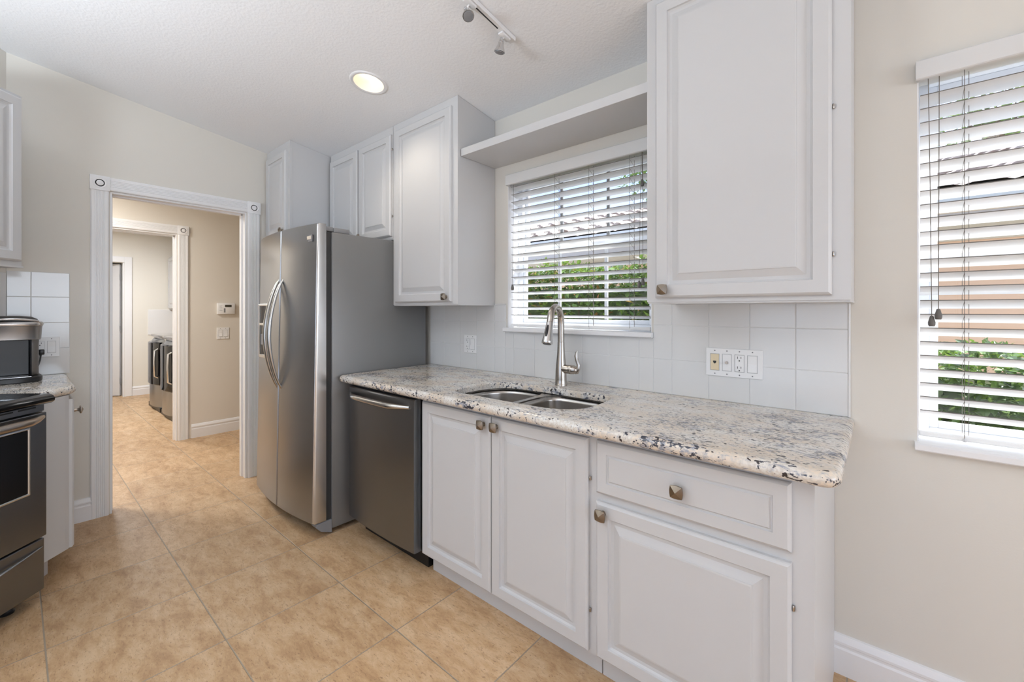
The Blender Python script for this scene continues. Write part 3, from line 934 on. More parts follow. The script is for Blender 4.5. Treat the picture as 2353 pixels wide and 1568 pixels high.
# CCW orientation
outl = [(-2.358, -.0015), (-2.358, -.60)] + arc(-2.318, -.6475, .040, 180, 270, 4)[0:] 
outl = [(-2.358, -.0015)] + arc(-2.328, -.6575, .030, 180, 270, 4) + arc(-.105, -.6475, .040, 270, 360, 6) + [(-.065, -.0015)]
rnd = [True] * len(outl); rnd[-1] = False; rnd[0] = False
bm = BM(); bullnose_slab(bm, outl, hole, .861, .9012, rnd)
ct = finish(bm, 'granite_countertop', M_GRANITE, smooth=35)
tag(ct, 'long speckled granite countertop with the undermount sink', 'countertop')

# sink: two bowls and a flange
root = empty('kitchen_sink', 'stainless double-bowl undermount sink in the granite counter', 'sink', (-1.18, -.40, .68))
def bowl(bm, loop, z1, depth):
    cx = sum(p[0] for p in loop) / len(loop); cy = sum(p[1] for p in loop) / len(loop)
    prof = [(1.0, 0), (.985, -.02), (.955, -depth * .80), (.90, -depth * .94), (.78, -depth), (.22, -depth - .006)]
    rings = [[bm.verts.new((cx + (x - cx) * s, cy + (y - cy) * s, z1 + h)) for x, y in loop] for s, h in prof]
    n = len(loop)
    for a, b in zip(rings, rings[1:]):
        for i in range(n): bm.faces.new((a[i], b[i], b[(i + 1) % n], a[(i + 1) % n]))
    bm.faces.new(rings[-1][::-1])
    # drain
    return rings[0], (cx, cy)
LB = smooth_loop([(-1.53, -.43), (-1.515, -.31), (-1.445, -.225), (-1.30, -.205), (-1.240, -.235), (-1.228, -.33), (-1.226, -.45), (-1.236, -.550), (-1.30, -.579), (-1.44, -.577), (-1.512, -.535)], 5)
RB = smooth_loop([(-1.198, -.45), (-1.198, -.31), (-1.185, -.235), (-1.12, -.206), (-.93, -.206), (-.862, -.235), (-.842, -.31), (-.836, -.45), (-.874, -.545), (-.97, -.576), (-1.12, -.580), (-1.184, -.553)], 5)
for lp, nm in ((LB, 'left_bowl'), (RB, 'right_bowl')):
    bm = BM(); top, (bx, by) = bowl(bm, lp, .8625, .185 if nm == 'left_bowl' else .15)
    bb = finish(bm, 'bowl', M_SINK, root, smooth=50, recalc=False); fix(bb, root)
    sol = bb.modifiers.new('thickness', 'SOLIDIFY'); sol.thickness = .0015; sol.offset = 0
    zb = .8625 - (.185 if nm == 'left_bowl' else .15)
    bm = BM(); lathe(bm, [(.045, .001), (.043, .004), (.036, .003), (.032, -.004), (.010, -.004), (.008, .004), (.0, .005)], 24, (bx, by, zb - .004))
    dd = finish(bm, 'drain', M_CHROME, bb, smooth=40)
# flange sheet with two holes, follows under the granite
bm = BM()
FO = [(-1.56, -.625), (-.80, -.625), (-.80, -.175), (-1.56, -.175)]
vo = [bm.verts.new((x, y, .8630)) for x, y in FO]
vl = [bm.verts.new((x, y, .8630)) for x, y in LB]; vr = [bm.verts.new((x, y, .8630)) for x, y in RB]
ed = [bm.edges.new((l[i], l[(i + 1) % len(l)])) for l in (vo, vl, vr) for i in range(len(l))]
bmesh.ops.triangle_fill(bm, use_beauty=True, edges=ed, normal=(0, 0, 1))
ex = bmesh.ops.extrude_face_region(bm, geom=bm.faces[:])
bmesh.ops.translate(bm, verts=[v for v in ex['geom'] if isinstance(v, bmesh.types.BMVert)], vec=(0, 0, .0060))
p = finish(bm, 'sink_flange', M_SINK, root); fix(p, root)

# faucet
FX, FY, FZ = -1.201, -.125, .9012
fa = empty('kitchen_faucet', 'brushed nickel pull-down kitchen faucet with side lever behind the sink', 'faucet', (FX, FY, FZ))
bm = BM()
lathe(bm, [(.0300, 0), (.0300, .004), (.0290, .006), (.0283, .03), (.0272, .07), (.0250, .10), (.0222, .13), (.0195, .16), (.0178, .19), (.0172, .215)], 28)
finish(bm, 'faucet_body', M_NICKEL, fa, smooth=50)
dv = Vector((.22, -.975, 0)).normalized()
bm = BM()
pts = []; rr = []
for h in (.2165, .26, .30): pts.append(Vector((0, 0, h))); rr.append(.0165)
R = .068
for k in range(1, 13):
    a = PI * k / 12 * .93
    pts.append(Vector((0, 0, .32)) + dv * (R - R * math.cos(a)) + Vector((0, 0, R * math.sin(a)))); rr.append(.0165 - .0008 * math.sin(a))
last = pts[-1]; tdir = (pts[-1] - pts[-2]).normalized()
pts.append(last + tdir * .02); rr.append(.0158)
tube(bm, pts, rr, 18)
sp = finish(bm, 'spout', M_NICKEL, fa, smooth=50)
hs = last + tdir * .021
bm = BM()
lathe(bm, [(.0162, 0), (.0170, .004), (.0185, .03), (.0218, .065), (.0252, .090), (.0256, .100), (.0230, .104)], 24, hs, tdir)
sh = finish(bm, 'spray_head', M_STEELB, fa, smooth=50)
bm = BM()
side = dv
c0 = hs + tdir * .045 + side * .0165
tube(bm, [hs + tdir * .012 + side * .0165, hs + tdir * .03 + side * .0205, hs + tdir * .05 + side * .0225, hs + tdir * .066 + side * .0220], [.004, .0065, .0065, .004], 12)
finish(bm, 'spray_button', M_DARK, sh, smooth=50)
bm = BM(); lathe(bm, [(.0195, 0), (.0185, .0015), (.012, .0015)], 24, hs + tdir * .1035, tdir); finish(bm, 'spray_nozzle', M_DARK, sh, smooth=50)
# lever side
zl = .083
bm = BM(); lathe(bm, [(.0215, .012), (.0218, .050), (.0215, .0515)], 24, (0, 0, zl), (1, 0, 0)); finish(bm, 'valve_body', M_NICKEL, fa, smooth=50)
bm = BM(); lathe(bm, [(.0225, .053), (.0228, .062), (.0215, .074), (.0165, .086), (.0105, .094), (.004, .0955)], 24, (0, 0, zl), (1, 0, 0)); ball = finish(bm, 'valve_cap', M_NICKEL, fa, smooth=50)
bm = BM()
tube(bm, [(.080, 0, zl - .014), (.092, 0, zl - .010), (.100, 0, zl + .006), (.100, 0, zl + .028), (.091, 0, zl + .050), (.087, 0, zl + .068), (.090, 0, zl + .084), (.094, 0, zl + .093)],
     [.007, .0105, .0098, .0090, .0092, .0088, .0065, .002], 14, flat=(1.0, .75), up=(0, 1, 0))
finish(bm, 'lever', M_NICKEL, fa, smooth=50)

# ================================================================== BACKSPLASH (real tiles on a grout bed)
def tiled(name, label, xs, zs, cells, mapf, y0=-.001, th=.007, rot=None):
    bm = BM()
    for (x0, x1, z0, z1) in cells:
        g = .0012
        box(bm, x0, x1, y0 - .0052, y0, z0, z1, 0, mi=1)
    T = []
    for i in range(len(xs) - 1):
        for j in range(len(zs) - 1):
            for (cx0, cx1, cz0, cz1) in cells:
                a0, a1 = max(xs[i], cx0), min(xs[i + 1], cx1); b0, b1 = max(zs[j], cz0), min(zs[j + 1], cz1)
                if a1 - a0 > .012 and b1 - b0 > .012:
                    g = .0011
                    box(bm, a0 + g, a1 - g, y0 - th, y0 - .0045, b0 + g, b1 - g, .0013, 2, mi=0)
    return finish(bm, name, [M_TILE, M_GROUT])
TS = .1525
xs = [-2.2185 + TS * k for k in range(-1, 16)]
xs = [-2.371 + TS * 0] + [x for x in xs if -2.36 < x < -.09] + [-.082]
zs = [.9017, 1.054, 1.2065, 1.305]
cells = [(-2.371, WX0 - .013, .9017, 1.305), (WX0 - .013, WX1 + .011, .9017, 1.1485), (WX1 + .011, -.082, .9017, 1.303)]
bs = tiled('tile_backsplash', '', xs, zs, cells, None)
tag(bs, 'white square glazed tile backsplash behind the sink counter', 'backsplash')
# bullnose edge tiles at the free right end and the top left of the window
bm = BM()
tube(bm, [(-.080, -.0052, .9018), (-.080, -.0052, 1.2975)], .0045, 10)
tube(bm, [(-1.758, -.0052, 1.3085), (WX0 - .013, -.0052, 1.3085)], .0045, 10)
tb = split_islands(finish(bm, 'tile_edge', M_TILE, bs, smooth=50))

# backsplash of the left counter (on the west wall)
bm = BM()
ys = [-1.924, -1.8335, -1.681]
zl_ = [.9017, 1.053, 1.202, 1.350, 1.492]
box(bm, -3.6495, -3.6445, -1.922, -1.681, .9017, 1.492, mi=1)
for i in range(2):
    for j in range(4):
        box(bm, -3.6450, -3.6425, ys[i] + .0015, ys[i + 1] - .0012, zl_[j] + .0012, zl_[j + 1] - .0012, .0012, 2, mi=0)
tag(finish(bm, 'tile_backsplash', [M_TILE, M_GROUT]), 'shiny white tile backsplash on the doorway wall behind the coffee maker', 'backsplash')
# backsplash on the diagonal wall
o = bpy.data.objects.new('tile_backsplash', None)
bpy.data.objects.remove(o)
bm = BM()
L_ = 1.28
box(bm, 0, L_, -.0055, -.0005, .9017, 1.48, mi=1)
for i in range(9):
    for j in range(4):
        a0, a1 = i * TS, min((i + 1) * TS, L_); b0, b1 = zl_[j], min(zl_[j + 1], 1.48)
        if a1 - a0 > .02: box(bm, a0 + .0012, a1 - .0012, -.0075, -.005, b0 + .0012, b1 - .0012, .0012, 2, mi=0)
o = finish(bm, 'tile_backsplash', [M_TILE, M_GROUT], loc=(-2.741, -2.833, 0), rot=(0, 0, ANG))
tag(o, 'white tile backsplash on the diagonal wall behind the range', 'backsplash')

# ================================================================== REFRIGERATOR
RX0, RX1, RT = -3.213, -2.373, 1.722
fr = empty('refrigerator', 'stainless side-by-side refrigerator with grey sides next to the dishwasher', 'refrigerator', (-2.79, -.4, 0))
bm = BM()
box(bm, RX0, RX1, -.712, -.045, .025, RT, .006)
p = finish(bm, 'cabinet_body', M_FSIDE, fr, smooth=40); fix(p, fr)
bm = BM(); box(bm, RX0 + .01, RX1 - .01, -.745, -.712, .06, RT - .004); p = finish(bm, 'gasket', M_GAP, fr); fix(p, fr)
bm = BM(); box(bm, RX0 + .02, RX1 - .02, -.735, -.66, .028, .085, .004); p = finish(bm, 'toe_grille', M_DARK, fr); fix(p, fr)
XM = (RX0 + RX1) / 2
def front_y(x, z):
    s = (x - XM) / ((RX1 - RX0) / 2)
    return -.795 - .038 * (1 - s * s) - .028 * (1 - z / 1.72)
def fdoor(x0, x1, z0, z1):
    bm = BM()
    nx = 20
    r = .007
    zz = [z0, z0 + .003, z0 + r] + [z0 + (z1 - z0) * k / 8 for k in range(1, 8)] + [z1 - r, z1 - .003, z1]
    def inset(z):
        return {z0: r, z0 + .003: .002, z1: r, z1 - .003: .002}.get(z, 0)
    xx = [(0, .012), (.002, .004), (.006, .0)] + [(None, 0)] * (nx - 1) + [(.006, .0), (.002, .004), (0, .012)]
    rows = []
    for z in zz:
        row = []
        L = len(xx)
        for i, (e, back) in enumerate(xx):
            if i < 3: x = x0 + e
            elif i >= L - 3: x = x1 - e
            else: x = x0 + .006 + (x1 - x0 - .012) * (i - 2) / nx
            row.append(bm.verts.new((x, front_y(x, z) + back + inset(z), z)))
        rows.append([bm.verts.new((x0, -.746, z))] + row + [bm.verts.new((x1, -.746, z))])
    for a, b in zip(rows, rows[1:]):
        n = len(a)
        for i in range(n): bm.faces.new((a[i], a[(i + 1) % n], b[(i + 1) % n], b[i]))
    bm.faces.new(rows[0][::-1]); bm.faces.new(rows[-1])
    bmesh.ops.recalc_face_normals(bm, faces=bm.faces[:])
    for f in bm.faces:
        if abs(f.normal.x) > .75: f.material_index = 1
    return finish(bm, 'door', [M_STEEL, M_STEELB], fr, smooth=30)
XS = -2.772
DZ0, DZ1 = .085, 1.762
dl = fdoor(RX0, XS - .0045, DZ0, DZ1); fix(dl, fr)
drr = fdoor(XS + .0045, RX1, DZ0, DZ1); fix(drr, fr)
# bowed handles
for xc, dd in ((XS - .030, dl), (XS + .030, drr)):
    bm = BM(); pts = []; rr = []
    for k in range(19):
        t = k / 18; z = .800 + .665 * t
        bow = math.sin(PI * t) ** .8
        pts.append((xc, front_y(xc, z) + .006 - .078 * bow, z)); rr.append(.0075 + .007 * math.sin(PI * t))
    tube(bm, pts, rr, 14, flat=(1.25, .8), up=(0, 1, 0))
    finish(bm, 'handle', M_HANDLE, dd, smooth=50)
# ice and water dispenser on the left door
dx0, dx1 = -3.120, -2.925
yd_ = lambda z: front_y(-3.02, z) + .001
bm = BM()
for a0, a1, b0, b1 in ((dx0, dx0 + .014, .965, 1.315), (dx1 - .014, dx1, .965, 1.315), (dx0 + .014, dx1 - .014, 1.301, 1.315), (dx0 + .014, dx1 - .014, .965, .985), (dx0 + .014, dx1 - .014, 1.175, 1.19)):
    box(bm, a0, a1, yd_(1.1) - .010, yd_(1.1) + .004, b0, b1, .002)
p = finish(bm, 'dispenser_frame', M_STEELB, dl)
bm = BM(); box(bm, dx0 + .014, dx1 - .014, yd_(1.1) - .006, yd_(1.1) + .003, .985, 1.175); box(bm, dx0 + .014, dx1 - .014, yd_(1.1) - .007, yd_(1.1) + .003, 1.19, 1.301)
p2 = finish(bm, 'dispenser_panel', M_BLACKG, dl)
bm = BM(); box(bm, -3.05, -2.995, yd_(1.1) - .022, yd_(1.1) - .006, 1.05, 1.12, .004)
finish(bm, 'dispenser_paddle', M_GREYP, dl)
# small badge, upper right
bm = BM(); y_ = front_y(-2.44, 1.68)
bmb = box(bm, -2.478, -2.412, y_ - .003, y_ + .003, 1.660, 1.700, .001); finish(bm, 'badge', M_GREYP, drr)
bm = BM(); box(bm, -2.474, -2.418, y_ - .0042, y_ - .002, 1.674, 1.693, .0005); finish(bm, 'badge_strip', M_STEELB, drr)
# hinge covers and bracket on top
bm = BM(); box(bm, -2.50, -2.378, -.70, -.60, RT, RT + .028, .006); box(bm, -2.41, -2.382, -.775, -.70, RT + .004, RT + .030, .004)
p = finish(bm, 'hinge_cover', M_GREYP, fr, smooth=40); fix(p, fr)
bm = BM(); box(bm, -3.205, -3.08, -.70, -.60, RT, RT + .028, .006); p = finish(bm, 'hinge_cover', M_GREYP, fr, smooth=40); fix(p, fr)
bm = BM()
prism(bm, [(-.712, .004), (-.775, .030), (-.800, .058), (-.800, .080), (-.712, .080)], -2.442, -2.372, 'x', .003)
p = finish(bm, 'foot_bracket', M_GREYP, fr); fix(p, fr)
bm = BM(); prism(bm, [(-.712, .004), (-.775, .030), (-.800, .058), (-.800, .080), (-.712, .080)], -3.21, -3.14, 'x', .003)
p = finish(bm, 'foot_bracket', M_GREYP, fr); fix(p, fr)
bm = BM()
for fx_ in (-3.15, -2.45):
    for fy_ in (-.62, -.12): lathe(bm, [(.02, .0), (.02, .026)], 16, (fx_, fy_, 0))
p = finish(bm, 'foot', M_DARK, fr); fix(p, fr); split_islands(p)

# ================================================================== DISHWASHER
dw = empty('dishwasher', 'dark stainless dishwasher between the refrigerator and the sink cabinet', 'dishwasher', (-1.98, -.35, 0))
DX0, DX1 = -2.283, -1.683
bm = BM(); box(bm, DX0 + .004, DX1 - .004, -.600, -.03, .09, .8585); box(bm, DX0 + .01, DX1 - .01, -.56, -.5, .0005, .09)
p = finish(bm, 'tub_body', M_DARK, dw); fix(p, dw)
bm = BM()
nx = 12; rows = []
for z in (.108, .111, .115, .50, .82, .838, .845):
    row = []
    for k in range(nx + 1):
        x = DX0 + (DX1 - DX0) * k / nx; s = (k / nx - .5) * 2
        y = -.655 - .012 * (1 - s * s)
        if z < .11 or z > .84: y += .006
        row.append(bm.verts.new((x, y, z)))
    rows.append([bm.verts.new((DX0, -.602, z))] + row + [bm.verts.new((DX1, -.602, z))])
for a, b in zip(rows, rows[1:]):
    n = len(a)
    for i in range(n): bm.faces.new((a[i], a[(i + 1) % n], b[(i + 1) % n], b[i]))
bm.faces.new(rows[0][::-1]); bm.faces.new(rows[-1])
dd = finish(bm, 'door', M_STEELD, dw, smooth=30); fix(dd, dw)
bm = BM(); pts = []; rr = []
for k in range(17):
    t = k / 16; x = DX0 + .028 + (DX1 - DX0 - .056) * t
    s = (t - .5) * 2
    pts.append((x, -.660 - .012 * (1 - s * s) - .038 * min(1, math.sin(PI * t) * 1.8) , .806)); rr.append(.009 + .007 * min(1, math.sin(PI * t) * 1.6))
tube(bm, pts, rr, 14, flat=(1, 1), up=(0, 0, 1))
finish(bm, 'handle', M_HANDLE, dd, smooth=50)
bm = BM(); box(bm, DX0 + .002, DX1 - .002, -.640, -.602, .8462, .8585); p = finish(bm, 'control_strip', M_DARK, dw); fix(p, dw)

# ================================================================== LEFT COUNTER RUN (end cabinet, counter, range)
ec = empty('base_cabinet', 'narrow white end cabinet between range and doorway with a side-facing door', 'cabinet', (-3.2, -1.85, 0))
bm = BM()
front = Vector((-2.905, -1.812)); fl_ = Vector((-2.983, -1.736))
poly = [(-3.646, -1.722), (-3.0, -1.722), (fl_.x, fl_.y), (front.x, front.y), (-3.312, -2.219), (-3.646, -1.914)]
prism(bm, poly, .113, .8605, 'z')
prism(bm, [(-3.64, -1.79), (-3.05, -1.79), (-2.99, -1.83), (-3.31, -2.20), (-3.64, -1.90)], .0005, .113, 'z')
p = finish(bm, 'body', M_CAB, ec); fix(p, ec)
# side door facing north (+y): built facing -y then turned
dd = bpy.data.objects.new('door', None); bpy.data.objects.remove(dd)
bm = BM(); rings_panel(bm, -.255, .255, .110, .838, 0, DOOR_PROF)
bmesh.ops.rotate(bm, verts=bm.verts, matrix=Matrix.Rotation(PI, 3, 'Z'))
bmesh.ops.translate(bm, verts=bm.verts, vec=(-3.268, -1.7215, 0))
dd = finish(bm, 'door', M_CAB, ec); fix(dd, ec)
knob(dd, -3.048, -1.7025, .775, d=(0, 1, 0), m=M_NICKEL)
# left counter
bm = BM()
ol = [(-3.648, -1.922), (-3.298, -2.270), (-2.868, -1.840), ] + [(-2.985, -1.723)] + [(-3.012, -1.702), (-3.045, -1.694)] + [(-3.648, -1.690)]
bullnose_slab(bm, ol, None, .861, .9012, [False, False, True, True, True, True, False], 8)
o = finish(bm, 'granite_countertop', M_GRANITE, smooth=35)
tag(o, 'small speckled granite countertop under the coffee maker', 'countertop')

# range: local frame, origin at right front foot line, local +x to the left?  (x: right->left along face is negative)
RG = empty('range', 'dark stainless range with black cooktop beside the small granite counter', 'range', (-2.774, -1.808, 0), ANG)
# local -y is outward (room), local +x runs toward the far end (world -x+y); the body spans x in [-.76, 0]
bm = BM(); box(bm, -.757, -.003, .035, .66, .045, .872); p = finish(bm, 'body', M_STEELD, RG)
bm = BM()
prism(bm, [(-.026, .868), (-.038, .878), (-.040, .890), (-.032, .902), (-.014, .910), (.62, .908), (.66, .906), (.66, .874), (.0, .868)], -.763, .003, 'x', .002)
p = finish(bm, 'cooktop', M_BLACKG, RG, smooth=30)
for bx_, by_, br in ((-.20, .18, .095), (-.55, .18, .11), (-.20, .46, .075), (-.55, .46, .075)):
    bm = BM(); lathe(bm, [(br, .0), (br, .0006), (br - .003, .0006), (br - .003, .0)], 36, (bx_, by_, .908), cap=False)
    finish(bm, 'burner_ring', M_GREYP, p)
bm = BM(); box(bm, -.757, -.003, .0, .035, .835, .866, .002); p = finish(bm, 'vent_panel', M_STEELD, RG)
bm = BM()
for k in range(7): box(bm, -.11 - k * .09, -.04 - k * .09, -.0015, .004, .8535, .8595)
finish(bm, 'vent_slots', M_HOLE, p)
# oven door
bm = BM(); box(bm, -.757, -.003, -.010, .034, .292, .830, .003); od = finish(bm, 'oven_door', M_STEELD, RG)
bm = BM()
pr = [(0, 0), (0, .003), (.005, .004), (.010, .0005)]
rings_panel(bm, -.660, -.074, .495, .778, -.0095, pr); wf = finish(bm, 'window_bezel', M_STEELB, od)
bm = BM(); box(bm, -.650, -.084, -.0125, -.0095, .505, .768); finish(bm, 'window_glass', M_BLACKG, od)
bm = BM(); pts = []; rr = []
for k in range(15):
    t = k / 14; s = abs(2 * t - 1)
    pts.append((-.735 + .71 * t, -.012 - .052 * min(1, math.sin(PI * t) * 2.6), .812)); rr.append(.010 + .007 * min(1, math.sin(PI * t) * 2))
tube(bm, pts, rr, 14, flat=(1, 1)); finish(bm, 'handle', mat('warm_handle_steel', (.42, .36, .31), .30, 1.0), od, smooth=50)
# drawer with curved pull
bm = BM(); box(bm, -.757, -.006, -.004, .034, .060, .282, .004); dwr = finish(bm, 'drawer', M_STEELD, RG)
bm = BM(); pts = []
for k in range(17):
    t = k / 16
    pts.append((-.74 + .722 * t, -.006 - .022 * math.sin(PI * t), .247 - .020 * math.sin(PI * t)))
tube(bm, pts, [.003 + .007 * math.sin(PI * k / 16) for k in range(17)], 10, flat=(1.1, .7)); finish(bm, 'drawer_pull', M_STEEL, dwr, smooth=50)
for fx_, fy_ in ((-.70, .08), (-.075, .08), (-.70, .58), (-.075, .58)):
    bm = BM(); lathe(bm, [(.024, .0), (.026, .008), (.018, .016), (.014, .05)], 16, (fx_, fy_, 0)); finish(bm, 'foot', M_DARK, RG, smooth=40)

# ================================================================== COFFEE MAKER (faces east)
km = empty('coffee_maker', 'silver and black pod coffee maker on the small granite counter', 'coffee maker', (-3.440, -1.915, .9012), math.radians(90 + 4))
# local: -y is the front (world +x), x spans the width
def sup(bm, w, d, z, y0=0.0, p=3.2, n=36):
    out = []
    for k in range(n):
        a = 2 * PI * k / n
        cx, sy = math.cos(a), math.sin(a)
        out.append(bm.verts.new((math.copysign(abs(cx) ** (2 / p), cx) * w, y0 + math.copysign(abs(sy) ** (2 / p), sy) * d, z)))
    return out
def loft(bm, rings):
    for a, b in zip(rings, rings[1:]):
        n = len(a)
        for k in range(n): bm.faces.new((a[k], a[(k + 1) % n], b[(k + 1) % n], b[k]))
    bm.faces.new(rings[0][::-1]); bm.faces.new(rings[-1])
bm = BM(); loft(bm, [sup(bm, .112, .122, 0, -.012), sup(bm, .116, .126, .004, -.012), sup(bm, .116, .126, .024, -.012), sup(bm, .112, .122, .028, -.012)])
base_ = finish(bm, 'drip_base', M_DARK, km, smooth=40)
bm = BM(); box(bm, -.07, .07, -.128, -.05, .0285, .032, .001); finish(bm, 'drip_grate', M_CHROME, base_)
bm = BM(); loft(bm, [sup(bm, .106, .055, .028, .055), sup(bm, .108, .058, .12, .052), sup(bm, .112, .060, .22, .050)])
finish(bm, 'rear_tower', M_STEELD, km, smooth=40)
bm = BM(); box(bm, -.072, .072, -.012, -.002, .03, .218, .004); finish(bm, 'cup_recess', M_DARK, km)
bm = BM()
for s in (-1, 1): prism(bm, [(s * .074, -.075), (s * .104, -.030), (s * .104, .0), (s * .074, .0)] if s > 0 else [(s * .074, .0), (s * .104, .0), (s * .104, -.030), (s * .074, -.075)], .028, .222, 'z', .003)
split_islands(finish(bm, 'side_pillar', M_STEELD, km, smooth=40))
bm = BM(); loft(bm, [sup(bm, .110, .112, .220, -.008), sup(bm, .112, .114, .222, -.008), sup(bm, .116, .118, .288, -.008), sup(bm, .117, .119, .290, -.008)])
finish(bm, 'brew_head', M_STEEL, km, smooth=40)
bm = BM(); loft(bm, [sup(bm, .119, .121, .291, -.008), sup(bm, .121, .123, .296, -.008), sup(bm, .121, .123, .304, -.008), sup(bm, .116, .118, .312, -.006)])
finish(bm, 'head_band', M_STEELB, km, smooth=40)
bm = BM(); loft(bm, [sup(bm, .105, .106, .3125, .0), sup(bm, .100, .100, .326, .004), sup(bm, .080, .080, .338, .010), sup(bm, .040, .045, .343, .012)])
finish(bm, 'lid', M_DARK, km, smooth=40)
bm = BM()
pts = [Vector((-.095 + .19 * k / 12, -.098 + .0 * k, .316 + .012 * math.sin(PI * k / 12))) - Vector((0, .022 * math.sin(PI * k / 12), 0)) for k in range(13)]
tube(bm, pts, .006, 10); finish(bm, 'lid_handle', M_CHROME, km, smooth=50)
# plug in the outlet behind it
bm = BM(); box(bm, -3.6375, -3.612, -1.805, -1.782, 1.020, 1.050, .004); tube(bm, [(-3.618, -1.795, 1.03), (-3.600, -1.800, .99), (-3.607, -1.812, .94), (-3.605, -1.835, .912)], .0035, 8)
tag(finish(bm, 'power_plug', M_DARK, smooth=40), 'black plug and cord in the wall plate behind the coffee maker', 'plug')

# ================================================================== WALL PLATES
def plate(name, label, cat, w, h, gangs, loc, rotz):
    """local: front faces -y; centre at origin"""
    r = empty(name, label, cat, loc, rotz)
    bm = BM(); box(bm, -w / 2, w / 2, -.0055, 0, -h / 2, h / 2, .002); pl = finish(bm, 'plate', M_PLATE, r)
    n = len(gangs)
    for k, g in enumerate(gangs):
        cx = (k - (n - 1) / 2) * .046
        bm = BM()
        for s in (-1, 1): lathe(bm, [(.0028, 0), (.0026, .001)], 10, (cx, -.0055, s * (h / 2 - .010)), (0, -1, 0))
        split_islands(finish(bm, 'screw', M_GREYP, pl))
        hw, hh = .0165, .0335
        bm = BM()
        for a0, a1, b0, b1 in ((cx - hw - .0012, cx + hw + .0012, -hh - .0012, -hh), (cx - hw - .0012, cx + hw + .0012, hh, hh + .0012), (cx - hw - .0012, cx - hw, -hh, hh), (cx + hw, cx + hw + .0012, -hh, hh)):
            box(bm, a0, a1, -.0060, -.005, b0, b1)
        finish(bm, 'opening_gap', M_LABEL, pl)
        if g == 'rocker':
            bm = BM(); prism(bm, [(-.0055, -hh + .001), (-.0105, -hh + .002), (-.0065, .0), (-.0075, hh - .002), (-.0055, hh - .001)], cx - hw + .0008, cx + hw - .0008, 'x')
            finish(bm, 'rocker', M_PLATE, r)
        elif g == 'outlet':
            bm = BM(); box(bm, cx - hw + .0005, cx + hw - .0005, -.0078, -.0055, -hh + .0005, hh - .0005, .001); oo = finish(bm, 'receptacle', M_PLATE, r)
            bm = BM()
            for s in (-1, 1):
                zc = s * .0195
                box(bm, cx - .0075, cx - .0055, -.0082, -.0077, zc - .001, zc + .008); box(bm, cx + .0050, cx + .0070, -.0082, -.0077, zc, zc + .0075)
                lathe(bm, [(.0026, 0), (.0026, .0005)], 12, (cx, -.0077, zc - .0085), (0, -1, 0))
            split_islands(finish(bm, 'socket_slot', M_HOLE, oo))
        elif g == 'phone':
            bm = BM(); box(bm, cx - hw + .0005, cx + hw - .0005, -.0075, -.0055, -hh + .0005, hh - .0005, .001); oo = finish(bm, 'phone_jack', M_ALMOND, r)
            bm = BM(); prism(bm, [(cx - .006, .005), (cx + .006, .005), (cx + .006, -.001), (cx + .002, -.006), (cx - .002, -.006), (cx - .006, -.001)], -.0079, -.0074, 'y'); finish(bm, 'jack_hole', M_HOLE, oo)
        elif g == 'coax':
            bm = BM(); box(bm, cx - hw + .0005, cx + hw - .0005, -.0075, -.0055, -hh + .0005, hh - .0005, .001); oo = finish(bm, 'coax_insert', M_PLATE, r)
            bm = BM(); lathe(bm, [(.0062, 0), (.0062, .003), (.0048, .003), (.0048, .010), (.001, .010)], 12, (cx, -.0075, 0), (0, -1, 0)); finish(bm, 'coax_connector', M_NICKEL, oo)
    return r
plate('outlet_plate', 'white two-gang plate with outlet and rocker near the refrigerator', 'outlet', .110, .114, ['outlet', 'rocker'], (-1.967, -.0085, 1.060), 0)
plate('outlet_plate', 'white four-gang plate with almond phone jack under the large wall cabinet', 'outlet', .208, .114, ['phone', 'coax', 'outlet', 'rocker'], (-.446, -.0085, 1.061), 0)
plate('outlet_plate', 'white two-gang plate with rocker behind the coffee maker', 'outlet', .110, .114, ['outlet', 'rocker'], (-3.6420, -1.777, 1.062), PI / 2)
plate('switch_plate', 'white double light switch plate on the hall wall', 'switch', .110, .118, ['rocker', 'rocker'], (HX + .0005, -.474, 1.034), PI / 2)
# alarm keypad
kp = empty('alarm_keypad', 'white alarm keypad above the light switches on the hall wall', 'keypad', (HX + .0005, -.450, 1.291), PI / 2)
bm = BM(); box(bm, -.079, .079, -.026, 0, -.057, .057, .004); finish(bm, 'housing', M_PLATE, kp, smooth=40)
bm = BM(); box(bm, -.012, .048, -.0268, -.0255, .016, .040, .001); finish(bm, 'display', M_LCD, kp)
bm = BM(); box(bm, -.022, -.008, -.0268, -.0255, -.040, .004, .001); finish(bm, 'button_pad', M_GREYP, kp)
bm = BM()
for k in range(5): box(bm, -.062, -.036 - .006 * (k % 2), -.0264, -.0255, -.02 + k * .013, -.017 + k * .013)
finish(bm, 'label_print', M_LABEL, kp)

# ================================================================== CEILING LAMPS
TILT = -math.atan(.1447)
rl = empty('recessed_downlight', 'lit round recessed downlight in the sloping ceiling', 'light', (CANX, CANY, CZ(CANY)), rot=(TILT, 0, 0))
bm = BM(); lathe(bm, [(.080, .002), (.080, -.003), (.090, -.006), (.098, -.004), (.100, 0)], 40, cap=False)
finish(bm, 'trim_ring', M_TRIM, rl, smooth=60)
bm = BM(); lathe(bm, [(.080, .001), (.074, .03), (.062, .085), (.060, .125)], 40, cap=False)
lathe(bm, [(.0605, .125), (.0605, .128), (.0, .128)], 40, cap=False)
finish(bm, 'baffle', M_BAFFLE, rl, smooth=60)
bm = BM(); lathe(bm, [(.0, .045), (.030, .047), (.046, .056), (.052, .068), (.050, .082), (.030, .105), (.018, .124)], 32, cap=False)
finish(bm, 'bulb', M_BULB, rl, smooth=60)
sp_ = add_light('downlight_beam', 'SPOT', (CANX, CANY - .005, CZ(CANY) - .012), 9, (1.0, .88, .72), spot_size=math.radians(125), spot_blend=.7, shadow_soft_size=.05)
